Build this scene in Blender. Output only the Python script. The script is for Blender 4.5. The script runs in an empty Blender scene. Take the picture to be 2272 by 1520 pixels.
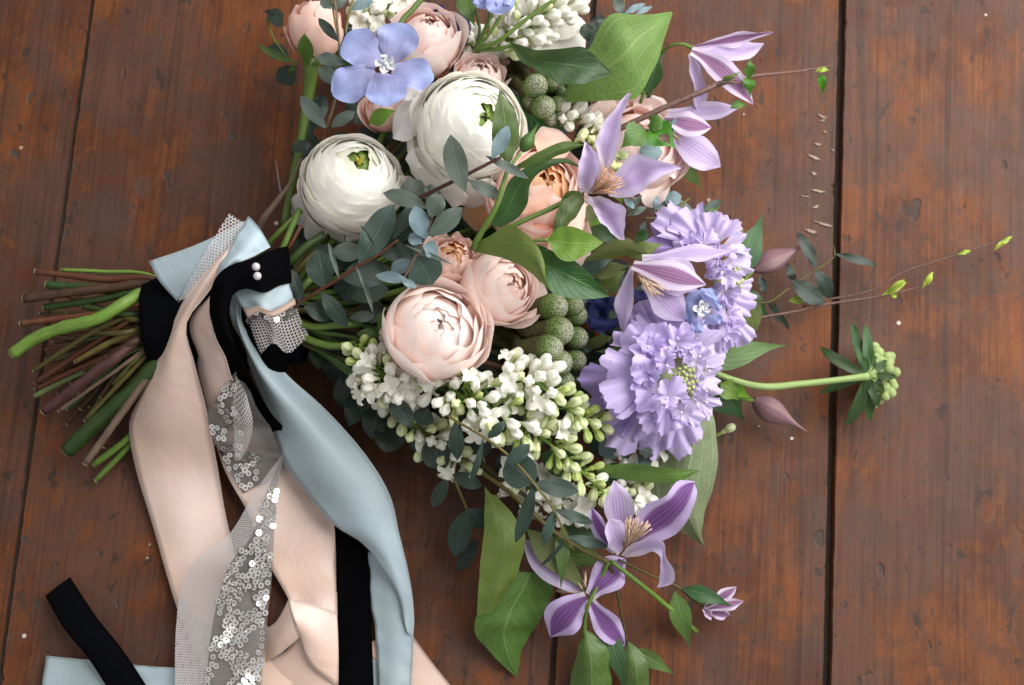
import bpy, math, random
import numpy as np
from mathutils import Vector, Matrix
rnd = random.Random(7)
S = bpy.context.scene
COL = S.collection
# ------------------------------------------------------------------ camera
TILT = math.radians(11.15); DIST = 0.75; FPX = 3000.0
camd = bpy.data.cameras.new('camera'); cam = bpy.data.objects.new('camera', camd); COL.objects.link(cam)
cam.location = (0, -DIST*math.sin(TILT), DIST*math.cos(TILT)); cam.rotation_euler = (TILT, 0, 0)
camd.sensor_width = 36; camd.lens = 36*FPX/2272; camd.clip_start = 0.02; camd.clip_end = 50
camd.dof.use_dof = True; camd.dof.focus_distance = 0.655; camd.dof.aperture_fstop = 10
S.camera = cam
# ------------------------------------------------------------------ light: soft window light from the right, dim room
wd = bpy.data.worlds.new('World'); S.world = wd; wd.use_nodes = True
bg = wd.node_tree.nodes['Background']; bg.inputs[0].default_value = (1.0, 0.98, 0.97, 1); bg.inputs[1].default_value = 0.46
def area(name, loc, target, sx, sy, energy, color):
    l = bpy.data.lights.new(name, 'AREA'); l.shape = 'RECTANGLE'; l.size = sx; l.size_y = sy; l.energy = energy; l.color = color
    o = bpy.data.objects.new(name, l); COL.objects.link(o); o.location = loc
    o.rotation_euler = (Vector(target)-Vector(loc)).to_track_quat('-Z', 'Y').to_euler(); return o
area('window_light', (0.68, 0.38, 0.76), (0.06, 0.0, 0.03), 1.25, 1.15, 26.0, (1.0, 0.985, 0.96))
S.view_settings.view_transform = 'Standard'; S.view_settings.look = 'None'; S.view_settings.gamma = 1
S.view_settings.exposure = 0.22; S.view_settings.use_curve_mapping = False
S.render.engine = 'CYCLES'; S.cycles.max_bounces = 12; S.cycles.diffuse_bounces = 8; S.cycles.transmission_bounces = 8; S.cycles.transparent_max_bounces = 16
S.cycles.use_denoising = True
# ------------------------------------------------------------------ photo pixel + height (mm) -> point in the place
_C = np.array(cam.location); _R = np.array([1., 0, 0]); _U = np.array([0, math.cos(TILT), math.sin(TILT)]); _B = np.array([0, -math.sin(TILT), math.cos(TILT)])
def P(x, y, z=0.0):
    d = (x-1136)/FPX*_R + (760-y)/FPX*_U - _B
    return _C + d*((z/1000.0-_C[2])/d[2])
def sc(z): return (_C[2]-z/1000.0)/FPX/math.cos(TILT)      # metres per photo pixel at height z
def nrm(v): v = np.asarray(v, float); return v/(np.linalg.norm(v)+1e-12)
def axis_of(ax): return nrm(np.array(ax, float))
# ------------------------------------------------------------------ mesh helpers
def grid_faces(nu, nv, close=False):
    f = []
    m = nv if close else nv-1
    for i in range(nu-1):
        for j in range(m):
            a = i*nv+j; b = i*nv+(j+1) % nv
            f.append((a, b, b+nv, a+nv))
    return f
class MB:
    def __init__(s): s.v = []; s.f = []; s.uv = []; s.mi = []; s.n = 0
    def add(s, V, F, UV=None, mi=0):
        V = np.asarray(V, float).reshape(-1, 3)
        s.v.append(V); s.uv.append(np.asarray(UV, float).reshape(-1, 2) if UV is not None else np.zeros((len(V), 2)))
        s.f += [tuple(i+s.n for i in q) for q in F]; s.mi += [mi]*len(F); s.n += len(V)
        return s
    def mesh(s, name, mats, origin=(0, 0, 0), smooth=True):
        V = np.concatenate(s.v)-np.asarray(origin); UV = np.concatenate(s.uv)
        me = bpy.data.meshes.new(name); me.from_pydata(V.tolist(), [], s.f)
        for m in (mats if isinstance(mats, (list, tuple)) else [mats]): me.materials.append(m)
        lay = me.uv_layers.new(name='UVMap')
        idx = np.empty(len(me.loops), dtype=np.int32); me.loops.foreach_get('vertex_index', idx)
        lay.data.foreach_set('uv', UV[idx].astype(np.float32).ravel())
        if smooth: me.polygons.foreach_set('use_smooth', [True]*len(me.polygons))
        if any(s.mi): me.polygons.foreach_set('material_index', s.mi)
        me.update(); return me
def tag(o, label, cat, group=None):
    o['label'] = label; o['category'] = cat
    if group: o['group'] = group
    return o
def thing(name, label, cat, p, group=None):
    o = bpy.data.objects.new(name, None); COL.objects.link(o); o.location = p if len(p) == 3 and isinstance(p, np.ndarray) else P(*p)
    o.empty_display_size = .01
    return tag(o, label, cat, group)
ROOT = {}
def root_loc(o):
    v = np.zeros(3)
    while o is not None: v = v+np.array(o.location); o = o.parent
    return v
def part(name, mb, mats, parent, smooth=True):
    me = mb.mesh(name, mats, root_loc(parent) if parent else (0, 0, 0), smooth)
    o = bpy.data.objects.new(name, me); COL.objects.link(o)
    if parent: o.parent = parent
    return o
def single(name, mb, mats, label, cat, base, group=None, smooth=True):
    b = P(*base); me = mb.mesh(name, mats, b, smooth); o = bpy.data.objects.new(name, me); COL.objects.link(o); o.location = b
    return tag(o, label, cat, group)
def frame(axis, roll=0):
    a = nrm(axis); t = np.array([1., 0, 0]) if abs(a[0]) < .9 else np.array([0, 1., 0])
    e1 = nrm(t-a*np.dot(t, a)); e2 = np.cross(a, e1)
    c, s = math.cos(roll), math.sin(roll)
    return e1*c+e2*s, e2*c-e1*s, a
def place(name, me, parent, pos, axis, roll=0, scale=1.0):
    e1, e2, a = frame(axis, roll); o = bpy.data.objects.new(name, me); COL.objects.link(o); o.parent = parent
    pos = np.asarray(pos)-root_loc(parent)
    o.matrix_local = Matrix(((e1[0]*scale, e2[0]*scale, a[0]*scale, pos[0]), (e1[1]*scale, e2[1]*scale, a[1]*scale, pos[1]), (e1[2]*scale, e2[2]*scale, a[2]*scale, pos[2]), (0, 0, 0, 1)))
    return o
def spline(pts, n, dense=False):
    p = np.asarray(pts, float)
    if len(p) == 2:
        t = np.linspace(0, 1, n)[:, None]; return p[0]*(1-t)+p[1]*t
    d = np.r_[0, np.cumsum(np.sqrt(np.linalg.norm(np.diff(p, axis=0), axis=1))+1e-9)]
    m = np.gradient(p, d, axis=0) if len(p) > 2 else None
    ts = np.linspace(0, d[-1], n)
    if dense: ts = d[-1]*(1-np.cos(np.pi*np.linspace(0, 1, n)))/2
    k = np.clip(np.searchsorted(d, ts, side='right')-1, 0, len(p)-2)
    h = (d[k+1]-d[k]); x = ((ts-d[k])/h)[:, None]; h = h[:, None]
    return ((2*x**3-3*x**2+1)*p[k]+(x**3-2*x**2+x)*h*m[k]+(-2*x**3+3*x**2)*p[k+1]+(x**3-x**2)*h*m[k+1])
def wp(pts): return np.array([P(*q) for q in pts])
def lgrid(rails, nu=24, nv=9, dense=False, wave=0, wk=3, seed=0, bulge=0, zs=1.0):
    R = [spline(wp([(a, b, c*zs) for a, b, c in r]), nu, dense) for r in rails]
    k = len(R); t = np.linspace(0, k-1, nv); G = np.zeros((nu, nv, 3))
    if k == 2:
        for j, x in enumerate(t): G[:, j] = R[0]*(1-x)+R[1]*x
    else:
        A = np.stack(R)
        for i in range(nu): G[i] = spline(A[:, i], nv)
    if wave or bulge:
        n = grid_normals(G); s = np.linspace(-1, 1, nv)[None, :]; l = np.linspace(0, 1, nu)[:, None]
        rr = random.Random(seed); ph = [rr.uniform(0, 6.28) for _ in range(4)]
        off = wave*(np.sin(l*wk*6.28+ph[0]+s*1.3)*.6+np.sin(l*wk*11+ph[1]-s*2)*.4*np.abs(s)+np.sin(s*4+l*5+ph[2])*.35) + bulge*(1-s*s)*np.sin(np.pi*l)
        G = G+n*off[..., None]/1000
    return G
def grid_normals(G):
    du = np.gradient(G, axis=0); dv = np.gradient(G, axis=1); n = np.cross(du, dv); n /= (np.linalg.norm(n, axis=2, keepdims=True)+1e-12)
    if n[..., 2].mean() < 0: n = -n
    return n
def add_grid(mb, G, mi=0, metric=False, thick=0):
    nu, nv = G.shape[:2]
    u, v = np.meshgrid(np.linspace(0, 1, nv), np.linspace(0, 1, nu))
    if metric:
        L = np.linalg.norm(np.diff(G, axis=0), axis=2).sum(0).mean(); w = np.linalg.norm(np.diff(G, axis=1), axis=2).sum(1).max()
        u = u*w+1; v = v*L+1
    F = grid_faces(nu, nv)
    du = G[-1, nv//2]-G[0, nv//2]; dv = G[nu//2, -1]-G[nu//2, 0]
    if np.cross(du, dv)[2] > 0: F = [q[::-1] for q in F]
    F = [q[::-1] for q in F]
    mb.add(G, F, np.stack([u, v], -1), mi)
    if thick:
        n = grid_normals(G); mb.add(G-n*thick/1000, [q[::-1] for q in F], np.stack([u, v], -1), mi)
        b = [i*nv for i in range(nu)]; e = [i*nv+nv-1 for i in range(nu)]
        o = mb.n-2*nu*nv; q = nu*nv
        for lst in (b, e, list(range(nv)), list(range((nu-1)*nv, nu*nv))):
            for a, c in zip(lst[:-1], lst[1:]): mb.f.append((o+a, o+c, o+c+q, o+a+q)); mb.mi.append(mi)
    return mb
def tube(mb, pts, r, n=8, seg=None, mi=0, cap=True, wob=0, seed=0):
    C = spline(pts, seg or max(6, 4*len(pts))); m = len(C)
    rr = np.interp(np.linspace(0, 1, m), np.linspace(0, 1, len(np.atleast_1d(r))), np.atleast_1d(r))
    T = np.gradient(C, axis=0); V = []; e = None; UV = []
    q = random.Random(seed)
    for i in range(m):
        a = nrm(T[i])
        if e is None: e = frame(a)[0]
        e = nrm(e-a*np.dot(e, a)); f = np.cross(a, e)
        w = 1+wob*q.uniform(-1, 1)
        for j in range(n):
            t = 2*math.pi*j/n; V.append(C[i]+(e*math.cos(t)+f*math.sin(t))*rr[i]*w); UV.append((j/n, i/(m-1)))
    F = grid_faces(m, n, True)
    if cap: F += [tuple(range(n))[::-1], tuple((m-1)*n+j for j in range(n))]
    mb.add(V, F, UV, mi); return mb
def ptube(mb, pts, wpx, **k):
    """stem through photo points (px,py,z); width in photo px"""
    z = np.mean([p[2] for p in pts]); w = np.atleast_1d(wpx)*sc(z)/2
    return tube(mb, wp(pts), w, **k)
def ellipsoid(mb, c, r, axis=(0, 0, 1), el=1.0, n=12, m=8, lobes=0, la=0, mi=0, tip=0):
    e1, e2, a = frame(axis); V = []; UV = []
    for i in range(m+1):
        th = math.pi*i/m; th = min(max(th, .02), math.pi-.02)
        for j in range(n):
            ph = 2*math.pi*j/n; q = r*math.sin(th)*(1+la*abs(math.cos(lobes*ph/2)) if lobes else 1)
            h = -math.cos(th)*r*el
            if tip and h > 0: h *= 1+tip*(1-math.sin(th))
            V.append(np.asarray(c)+e1*q*math.cos(ph)+e2*q*math.sin(ph)+a*h); UV.append((j/n, i/m))
    mb.add(V, grid_faces(m+1, n, True), UV, mi); return mb
PROF = {'ovate': [.06, .5, .92, 1, .88, .62, .34, .13, 0], 'lance': [.06, .28, .62, .88, 1, .93, .7, .36, 0], 'round': [.1, .55, .84, .97, 1, .96, .84, .58, 0],
        'clem': [.34, .45, .65, .85, 1, .97, .78, .42, .02], 'petal': [.16, .25, .45, .68, .88, 1, .98, .78, .2], 'euc': [.08, .42, .74, .93, 1, .96, .82, .5, 0], 'rpetal': [.36, .55, .74, .89, .98, 1, .93, .7, .15], 'opetal': [.4, .6, .8, .94, 1, 1, .95, .82, .5], 'bract': [.5, .7, .85, .95, 1, .95, .8, .5, .02]}
def leaf_grid(base, tip, w, prof='ovate', bend=0, arch=6, roll=0, fold=.12, wav=.7, curl=0, nu=15, nv=9, seed=0, jag=0, twist=0):
    B = P(*base); T = P(*tip); d = T-B; L = np.linalg.norm(d); up = np.array([0, -.1, 1.]); pr = nrm(np.cross(d, up))
    M = (B+T)/2+pr*bend*L+np.array([0, 0, arch/1000.])
    s = (1-np.cos(np.pi*np.linspace(0, 1, nu)))/2
    C = ((1-s)**2)[:, None]*B+(2*s*(1-s))[:, None]*M+(s**2)[:, None]*T
    Tn = np.gradient(C, axis=0); hw = w*sc((base[2]+tip[2])/2)/2
    x = np.linspace(0, 1, len(PROF[prof])); pw = spline(np.stack([x, np.array(PROF[prof])], -1).repeat(1, 0), 120)
    W = np.interp(s, pw[:, 0], np.clip(pw[:, 1], 0, 1.2))*hw
    r = random.Random(seed); ph = [r.uniform(0, 6.28) for _ in range(5)]
    t = np.linspace(-1, 1, nv); G = np.zeros((nu, nv, 3))
    for i in range(nu):
        a = nrm(Tn[i]); sd = nrm(np.cross(a, up)); n = np.cross(sd, a)
        ro = math.radians(roll+twist*s[i]); sd, n = sd*math.cos(ro)+n*math.sin(ro), n*math.cos(ro)-sd*math.sin(ro)
        ww = W[i]*(1+(jag*((i % 2)-.5) if 0 < i < nu-1 else 0))
        for j in range(nv):
            q = t[j]
            h = abs(q)*fold*ww*1.0 + curl*q*q*ww*s[i]
            h += wav/1000*(math.sin(s[i]*9+ph[0]+(1.4 if q > 0 else -.8))*abs(q)**1.5+.5*math.sin(s[i]*17+ph[1]+q*2)*q*q+.4*math.sin(s[i]*5+ph[2]+q*1.5))*min(1, W[i]/hw*1.5)
            G[i, j] = C[i]+sd*q*ww*math.sqrt(max(.2, 1-fold*fold*.8))+n*h
    return G
def leaf(root, mat, base, tip, w, name='leaf', **k):
    k.setdefault('seed', rnd.randrange(10**6)); mb = MB(); add_grid(mb, leaf_grid(base, tip, w, **k)); return part(name, mb, mat, root)
def patch(root, mat, rails, name='leaf', nu=20, nv=11, **k):
    mb = MB(); add_grid(mb, lgrid(rails, nu, nv, **k)); return part(name, mb, mat, root)
def stem(root, mat, pts, w, name='stem', **k):
    mb = MB(); ptube(mb, pts, w, **k); return part(name, mb, mat, root)
# ------------------------------------------------------------------ materials
class NT:
    def __init__(s, name):
        s.m = bpy.data.materials.new(name); s.m.use_nodes = True; s.t = s.m.node_tree; s.t.nodes.clear()
        s.out = s.n('ShaderNodeOutputMaterial')
    def n(s, ty, **k):
        x = s.t.nodes.new(ty)
        for a, b in k.items(): setattr(x, a, b)
        return x
    def set(s, sock, v):
        if isinstance(v, bpy.types.NodeSocket): s.t.links.new(v, sock)
        elif isinstance(v, (tuple, list)) and len(v) == 3 and sock.type == 'RGBA': sock.default_value = (*v, 1)
        else: sock.default_value = v
    def math(s, op, a, b=0, c=None, clamp=False):
        x = s.n('ShaderNodeMath', operation=op, use_clamp=clamp); s.set(x.inputs[0], a); s.set(x.inputs[1], b)
        if c is not None: s.set(x.inputs[2], c)
        return x.outputs[0]
    def mix(s, f, a, b, mode='MIX'):
        x = s.n('ShaderNodeMix', data_type='RGBA', blend_type=mode); s.set(x.inputs[0], f); s.set(x.inputs[6], a); s.set(x.inputs[7], b); return x.outputs[2]
    def ramp(s, f, st):
        x = s.n('ShaderNodeValToRGB'); e = x.color_ramp.elements
        while len(e) < len(st): e.new(.5)
        for i, (p, c) in enumerate(st): e[i].position = p; e[i].color = (*c, 1) if len(c) == 3 else c
        s.set(x.inputs[0], f); return x.outputs[0]
    def sstep(s, v, a, b):
        x = s.n('ShaderNodeMapRange', interpolation_type='SMOOTHSTEP'); s.set(x.inputs[0], v); s.set(x.inputs[1], a); s.set(x.inputs[2], b); return x.outputs[0]
    def noise(s, vec, scale, detail=3, rough=.5, dist=0):
        x = s.n('ShaderNodeTexNoise'); s.set(x.inputs['Vector'], vec); s.set(x.inputs['Scale'], scale); s.set(x.inputs['Detail'], detail); s.set(x.inputs['Roughness'], rough); s.set(x.inputs['Distortion'], dist); return x.outputs[0]
    def vmul(s, v, k):
        x = s.n('ShaderNodeVectorMath', operation='MULTIPLY'); s.set(x.inputs[0], v); s.set(x.inputs[1], k); return x.outputs[0]
    def vadd(s, v, k):
        x = s.n('ShaderNodeVectorMath', operation='ADD'); s.set(x.inputs[0], v); s.set(x.inputs[1], k); return x.outputs[0]
    def coords(s):
        c = s.n('ShaderNodeTexCoord'); return c
    def bump(s, h, strength=.3, dist=.001):
        x = s.n('ShaderNodeBump'); s.set(x.inputs['Strength'], strength); s.set(x.inputs['Distance'], dist); s.set(x.inputs['Height'], h); return x.outputs[0]
    def bsdf(s, col, rough=.5, spec=.4, normal=None, **k):
        x = s.n('ShaderNodeBsdfPrincipled'); s.set(x.inputs['Base Color'], col); s.set(x.inputs['Roughness'], rough); s.set(x.inputs['Specular IOR Level'], spec)
        if normal is not None: s.set(x.inputs['Normal'], normal)
        for a, b in k.items(): s.set(x.inputs[a.replace('_', ' ')], b)
        return x.outputs[0]
    def mixs(s, f, a, b):
        x = s.n('ShaderNodeMixShader'); s.set(x.inputs[0], f); s.set(x.inputs[1], a); s.set(x.inputs[2], b); return x.outputs[0]
    def done(s, sh): s.set(s.out.inputs[0], sh); return s.m
def objrand(t, lo, hi):
    r = t.n('ShaderNodeObjectInfo').outputs['Random']; return t.math('MULTIPLY_ADD', r, hi-lo, lo)
def petal_mat(name, c0, c1, c2=None, trans=.30, rough=.55, streak=.12, spec=.25, var=.1, bumps=.25, p1=.45, p2=1.0, sheen=0.0):
    """pigment from claw (c0) over blade (c1) to rim (c2), fine length-wise veins"""
    t = NT(name); c = t.coords(); uv = t.n('ShaderNodeSeparateXYZ'); t.set(uv.inputs[0], c.outputs['UV'])
    col = t.ramp(uv.outputs[1], [(0, c0), (p1, c1), (p2, c2 or c1)])
    jit = t.n('ShaderNodeObjectInfo').outputs['Random']
    v = t.noise(t.vadd(t.vmul(c.outputs['UV'], (26, 2.2, 1)), t.vmul(jit, (9, 17, 5))), 1.0, 3, .6)
    col = t.mix(1, col, t.ramp(v, [(.25, (1-streak,)*3), (.75, (1+streak*.4,)*3)]), 'MULTIPLY')
    b = t.noise(c.outputs['Object'], 95, 3)
    col = t.mix(1, col, t.ramp(b, [(.3, (1-var*1.2, 1-var*1.1, 1-var)), (.7, (1.04, 1.04, 1.04))]), 'MULTIPLY')
    k = objrand(t, 1-var, 1+var*.3); cc = t.n('ShaderNodeCombineColor'); [t.set(cc.inputs[i], k) for i in range(3)]
    col = t.mix(1, col, cc.outputs[0], 'MULTIPLY')
    nm = t.bump(v, bumps, .0006)
    p = t.bsdf(col, rough, spec, nm)
    tr = t.n('ShaderNodeBsdfTranslucent'); t.set(tr.inputs[0], col); t.set(tr.inputs[1], nm)
    return t.done(t.mixs(trans, p, tr.outputs[0]))
def leaf_mat(name, c, vein, back=None, rough=.42, trans=.18, spec=.45, var=.25, nv=7, vs=.5, blot=.25, bump=.5, lon=False):
    t = NT(name); co = t.coords(); uv = t.n('ShaderNodeSeparateXYZ'); t.set(uv.inputs[0], co.outputs['UV'])
    d = t.math('ABSOLUTE', t.math('SUBTRACT', uv.outputs[0], .5))
    mid = t.sstep(d, .035, .008)
    ph = t.math('SUBTRACT', t.math('MULTIPLY', uv.outputs[1], nv), t.math('MULTIPLY', d, nv*.75))
    w = t.math('ABSOLUTE', t.math('SUBTRACT', t.math('FRACT', t.math('ADD', ph, 20)), .5))
    side = t.math('MULTIPLY', t.sstep(w, .1, .01), .55)
    if lon:
        wl = t.math('ABSOLUTE', t.math('SUBTRACT', t.math('FRACT', t.math('MULTIPLY', uv.outputs[0], 5)), .5)); side = t.math('MAXIMUM', t.math('MULTIPLY', t.sstep(wl, .09, .02), .6), t.math('MULTIPLY', t.sstep(t.math('ABSOLUTE', t.math('SUBTRACT', t.math('FRACT', t.math('ADD', t.math('MULTIPLY', uv.outputs[1], 24), t.math('MULTIPLY', t.noise(t.vmul(co.outputs['UV'], (9, 9, 1)), 1, 3), 3))), .5)), .16, .03), .28))
    ve = t.math('MAXIMUM', mid, side)
    fine = t.noise(t.vmul(co.outputs['UV'], (18, 30, 1)), 1, 4, .65)
    bl = t.noise(co.outputs['Object'], 70, 3)
    r = t.n('ShaderNodeObjectInfo').outputs['Random']
    hs = t.n('ShaderNodeHueSaturation'); t.set(hs.inputs[0], t.math('MULTIPLY_ADD', r, .03, .485)); t.set(hs.inputs[1], t.math('MULTIPLY_ADD', r, .2, .9)); t.set(hs.inputs[2], t.math('MULTIPLY_ADD', r, var*1.6, 1-var*.8)); t.set(hs.inputs['Color'], c)
    col = t.mix(1, hs.outputs[0], t.ramp(bl, [(.25, (1-blot,)*3), (.75, (1+blot*.5,)*3)]), 'MULTIPLY')
    col = t.mix(1, col, t.ramp(fine, [(.3, (.86,)*3), (.7, (1.1,)*3)]), 'MULTIPLY')
    col = t.mix(t.math('MULTIPLY', ve, vs), col, vein)
    spot = t.sstep(t.noise(co.outputs['Object'], 260, 2), .73, .76); col = t.mix(t.math('MULTIPLY', spot, .45), col, (.05, .035, .012))
    h = t.math('SUBTRACT', t.math('MULTIPLY', fine, .35), ve)
    nm = t.bump(h, bump, .0006)
    p = t.bsdf(col, rough, spec, nm)
    tr = t.n('ShaderNodeBsdfTranslucent'); t.set(tr.inputs[0], t.mix(.5, col, (.25, .4, .05)))
    return t.done(t.mixs(trans, p, tr.outputs[0]))
def plain_mat(name, c, rough=.5, spec=.4, var=.15, nscale=150, namt=.2, bumps=.2, stretch=(1, 1, 1), **k):
    t = NT(name); co = t.coords(); n = t.noise(t.vmul(co.outputs['Object'], stretch), nscale, 3)
    kk = objrand(t, 1-var, 1+var*.5); cc = t.n('ShaderNodeCombineColor'); [t.set(cc.inputs[i], kk) for i in range(3)]
    col = t.mix(1, t.mix(1, c, cc.outputs[0], 'MULTIPLY'), t.ramp(n, [(.25, (1-namt,)*3), (.75, (1+namt*.6,)*3)]), 'MULTIPLY')
    return t.done(t.bsdf(col, rough, spec, t.bump(n, bumps, .0004), **k))
M = {}
# leaves
M['leaf_dark'] = leaf_mat('leaf_dark', (0.0232, 0.0769, 0.0195), (.09, .19, .055))
M['leaf_mid'] = leaf_mat('leaf_mid', (0.0683, 0.1269, 0.0244), (.17, .26, .09))
M['leaf_bright'] = leaf_mat('leaf_bright', (0.1147, 0.2196, 0.0195), (.2, .34, .06), rough=.5)
M['leaf_olive'] = leaf_mat('leaf_olive', (0.1147, 0.1452, 0.0354), (.19, .23, .075), vs=.25, rough=.55)
M['leaf_pale'] = leaf_mat('leaf_pale', (0.1891, 0.2501, 0.1183), (.33, .42, .24), rough=.6, vs=.45, lon=True)
M['leaf_back'] = leaf_mat('leaf_back', (0.1183, 0.1891, 0.0488), (.25, .34, .12), rough=.6, vs=.42, lon=True)
M['leaf_birch'] = leaf_mat('leaf_birch', (0.0610, 0.1757, 0.0171), (.14, .3, .06), nv=9)
M['euc_grey'] = leaf_mat('euc_grey', (.078, .105, .088), (.2, .245, .22), rough=.58, vs=.25, bump=.2, trans=.08, var=.22)
M['euc_blue'] = leaf_mat('euc_blue', (0.144, 0.216, 0.238), (.29, .4, .42), rough=.55, vs=.3, bump=.2, trans=.08, var=.15)
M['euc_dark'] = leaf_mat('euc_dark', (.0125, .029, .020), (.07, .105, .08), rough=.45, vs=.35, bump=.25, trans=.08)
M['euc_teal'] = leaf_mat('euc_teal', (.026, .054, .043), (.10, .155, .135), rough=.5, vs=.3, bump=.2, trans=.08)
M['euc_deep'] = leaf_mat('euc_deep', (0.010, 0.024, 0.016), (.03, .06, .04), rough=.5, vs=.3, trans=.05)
M['sepal'] = leaf_mat('sepal', (0.061, 0.126, 0.022), (.16, .26, .07), vs=.3)
M['bract'] = leaf_mat('bract', (0.029, 0.072, 0.016), (.08, .16, .05), vs=.4)
# stems
def stem_mat(name, c, c2, rough=.5, spec=.35, amt=.6, bumps=.5):
    t = NT(name); co = t.coords(); r = t.n('ShaderNodeObjectInfo').outputs['Random']; sh = t.vmul(r, (7, 13, 3))
    uv = t.vadd(co.outputs['UV'], sh)
    a = t.noise(t.vmul(uv, (5, 9, 1)), 1, 5, .65); f = t.noise(t.vmul(uv, (26, 5, 1)), 1, 3, .6); sp = t.noise(t.vmul(uv, (14, 60, 1)), 1, 2)
    col = t.mix(t.math('MULTIPLY', t.sstep(a, .42, .62), amt), c, c2)
    col = t.mix(1, col, t.ramp(f, [(.3, (.72,)*3), (.7, (1.2,)*3)]), 'MULTIPLY')
    col = t.mix(t.math('MULTIPLY', t.sstep(sp, .66, .72), .5), col, c2)
    k = objrand(t, .75, 1.15); cc = t.n('ShaderNodeCombineColor'); [t.set(cc.inputs[i], k) for i in range(3)]
    col = t.mix(1, col, cc.outputs[0], 'MULTIPLY')
    return t.done(t.bsdf(col, rough, spec, t.bump(t.math('ADD', f, t.math('MULTIPLY', sp, .6)), bumps, .0006)))
for nm, c, c2, rg in (('green', (.085, .16, .022), (.13, .18, .035), .45), ('light', (.24, .33, .115), (.18, .27, .07), .5), ('bright', (.12, .225, .03), (.16, .25, .05), .42), ('dkgreen', (.025, .066, .011), (.05, .07, .018), .45),
        ('olive', (.095, .085, .018), (.05, .030, .012), .5), ('brown', (.055, .024, .012), (.085, .045, .022), .55), ('tan', (.17, .115, .08), (.09, .055, .035), .6), ('red', (.095, .026, .012), (.10, .055, .018), .45),
        ('plum', (.078, .024, .026), (.12, .055, .05), .42), ('grey', (.13, .10, .085), (.07, .05, .04), .65), ('yellow', (.17, .145, .035), (.09, .055, .018), .5), ('cut', (.34, .33, .17), (.2, .17, .08), .6)):
    M['stem_'+nm] = stem_mat('stem_'+nm, c, c2, rg)
M['bark'] = plain_mat('bark', (.12, .062, .048), .6, namt=.5, nscale=500, bumps=.6)
M['twig_bud'] = plain_mat('twig_bud', (.28, .36, .04), .5)
# petals
M['ran'] = petal_mat('ranunculus_petal', (.70, .72, .40), (.965, .94, .85), (.98, .965, .92), streak=.05, var=.03, trans=.16)
M['ran_out'] = petal_mat('ranunculus_outer', (.74, .72, .58), (.96, .925, .88), (.97, .94, .905), streak=.05, var=.04, trans=.2)
M['ran_in'] = petal_mat('ranunculus_inner', (.62, .68, .26), (.90, .89, .68), (.95, .935, .82), streak=.06, var=.05)
M['ran_eye'] = petal_mat('ranunculus_eye', (.10, .2, .02), (.25, .36, .06), (.33, .45, .12), streak=.1)
M['ran_yellow'] = plain_mat('ranunculus_core', (.46, .38, .04), .6)
M['rose_pale'] = petal_mat('rose_pale', (.94, .64, .52), (.97, .795, .72), (.98, .885, .85), streak=.06, var=.05, trans=.28)
M['rose_mid'] = petal_mat('rose_mid', (.94, .62, .47), (.965, .735, .64), (.975, .85, .80), streak=.06, var=.06, trans=.28)
M['rose_bud'] = petal_mat('rose_bud', (.82, .58, .44), (.88, .60, .50), (.89, .65, .57), streak=.02, var=.06, bumps=.08)
M['rose_peach'] = petal_mat('rose_peach', (.90, .47, .30), (.94, .60, .48), (.96, .78, .72), streak=.06, var=.07, trans=.30)
M['rose_orange'] = petal_mat('rose_orange', (.86, .32, .10), (.89, .46, .21), (.91, .60, .38), streak=.08, var=.08)
M['rose_pink'] = petal_mat('rose_pink', (.91, .57, .46), (.94, .66, .58), (.97, .82, .78), streak=.06, var=.07, trans=.30)
M['rose_spray'] = petal_mat('rose_spray', (.88, .46, .34), (.93, .67, .57), (.95, .76, .69), streak=.06, var=.07)
M['white_pet'] = petal_mat('white_petal', (.68, .72, .5), (.85, .84, .76), (.88, .87, .82), streak=.05, var=.05)
M['delph'] = petal_mat('delphinium_petal', (.56, .51, .78), (.43, .45, .77), (.36, .46, .82), streak=.2, var=.2, p1=.35)
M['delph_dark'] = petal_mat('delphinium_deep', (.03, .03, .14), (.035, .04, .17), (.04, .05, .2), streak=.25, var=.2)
M['delph_bee'] = petal_mat('delphinium_bee', (.66, .68, .62), (.78, .79, .80), (.82, .83, .86), streak=.05)
M['scab'] = petal_mat('scabiosa_petal', (.74, .67, .76), (.68, .57, .84), (.63, .52, .84), streak=.10, var=.09, p1=.3, bumps=.5)
M['scab_pale'] = petal_mat('scabiosa_pale', (.78, .74, .76), (.72, .63, .84), (.66, .56, .84), streak=.10, var=.08, p1=.3, bumps=.5)
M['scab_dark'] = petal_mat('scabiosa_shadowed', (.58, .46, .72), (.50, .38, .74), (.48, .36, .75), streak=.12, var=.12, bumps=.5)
M['scab_core'] = plain_mat('scabiosa_core', (.42, .47, .20), .55)
M['scab_fluff'] = petal_mat('scabiosa_green_floret', (.25, .36, .1), (.36, .46, .16), (.46, .53, .24), streak=.1)
M['pistil'] = plain_mat('pistil', (.78, .72, .78), .5)
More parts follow.
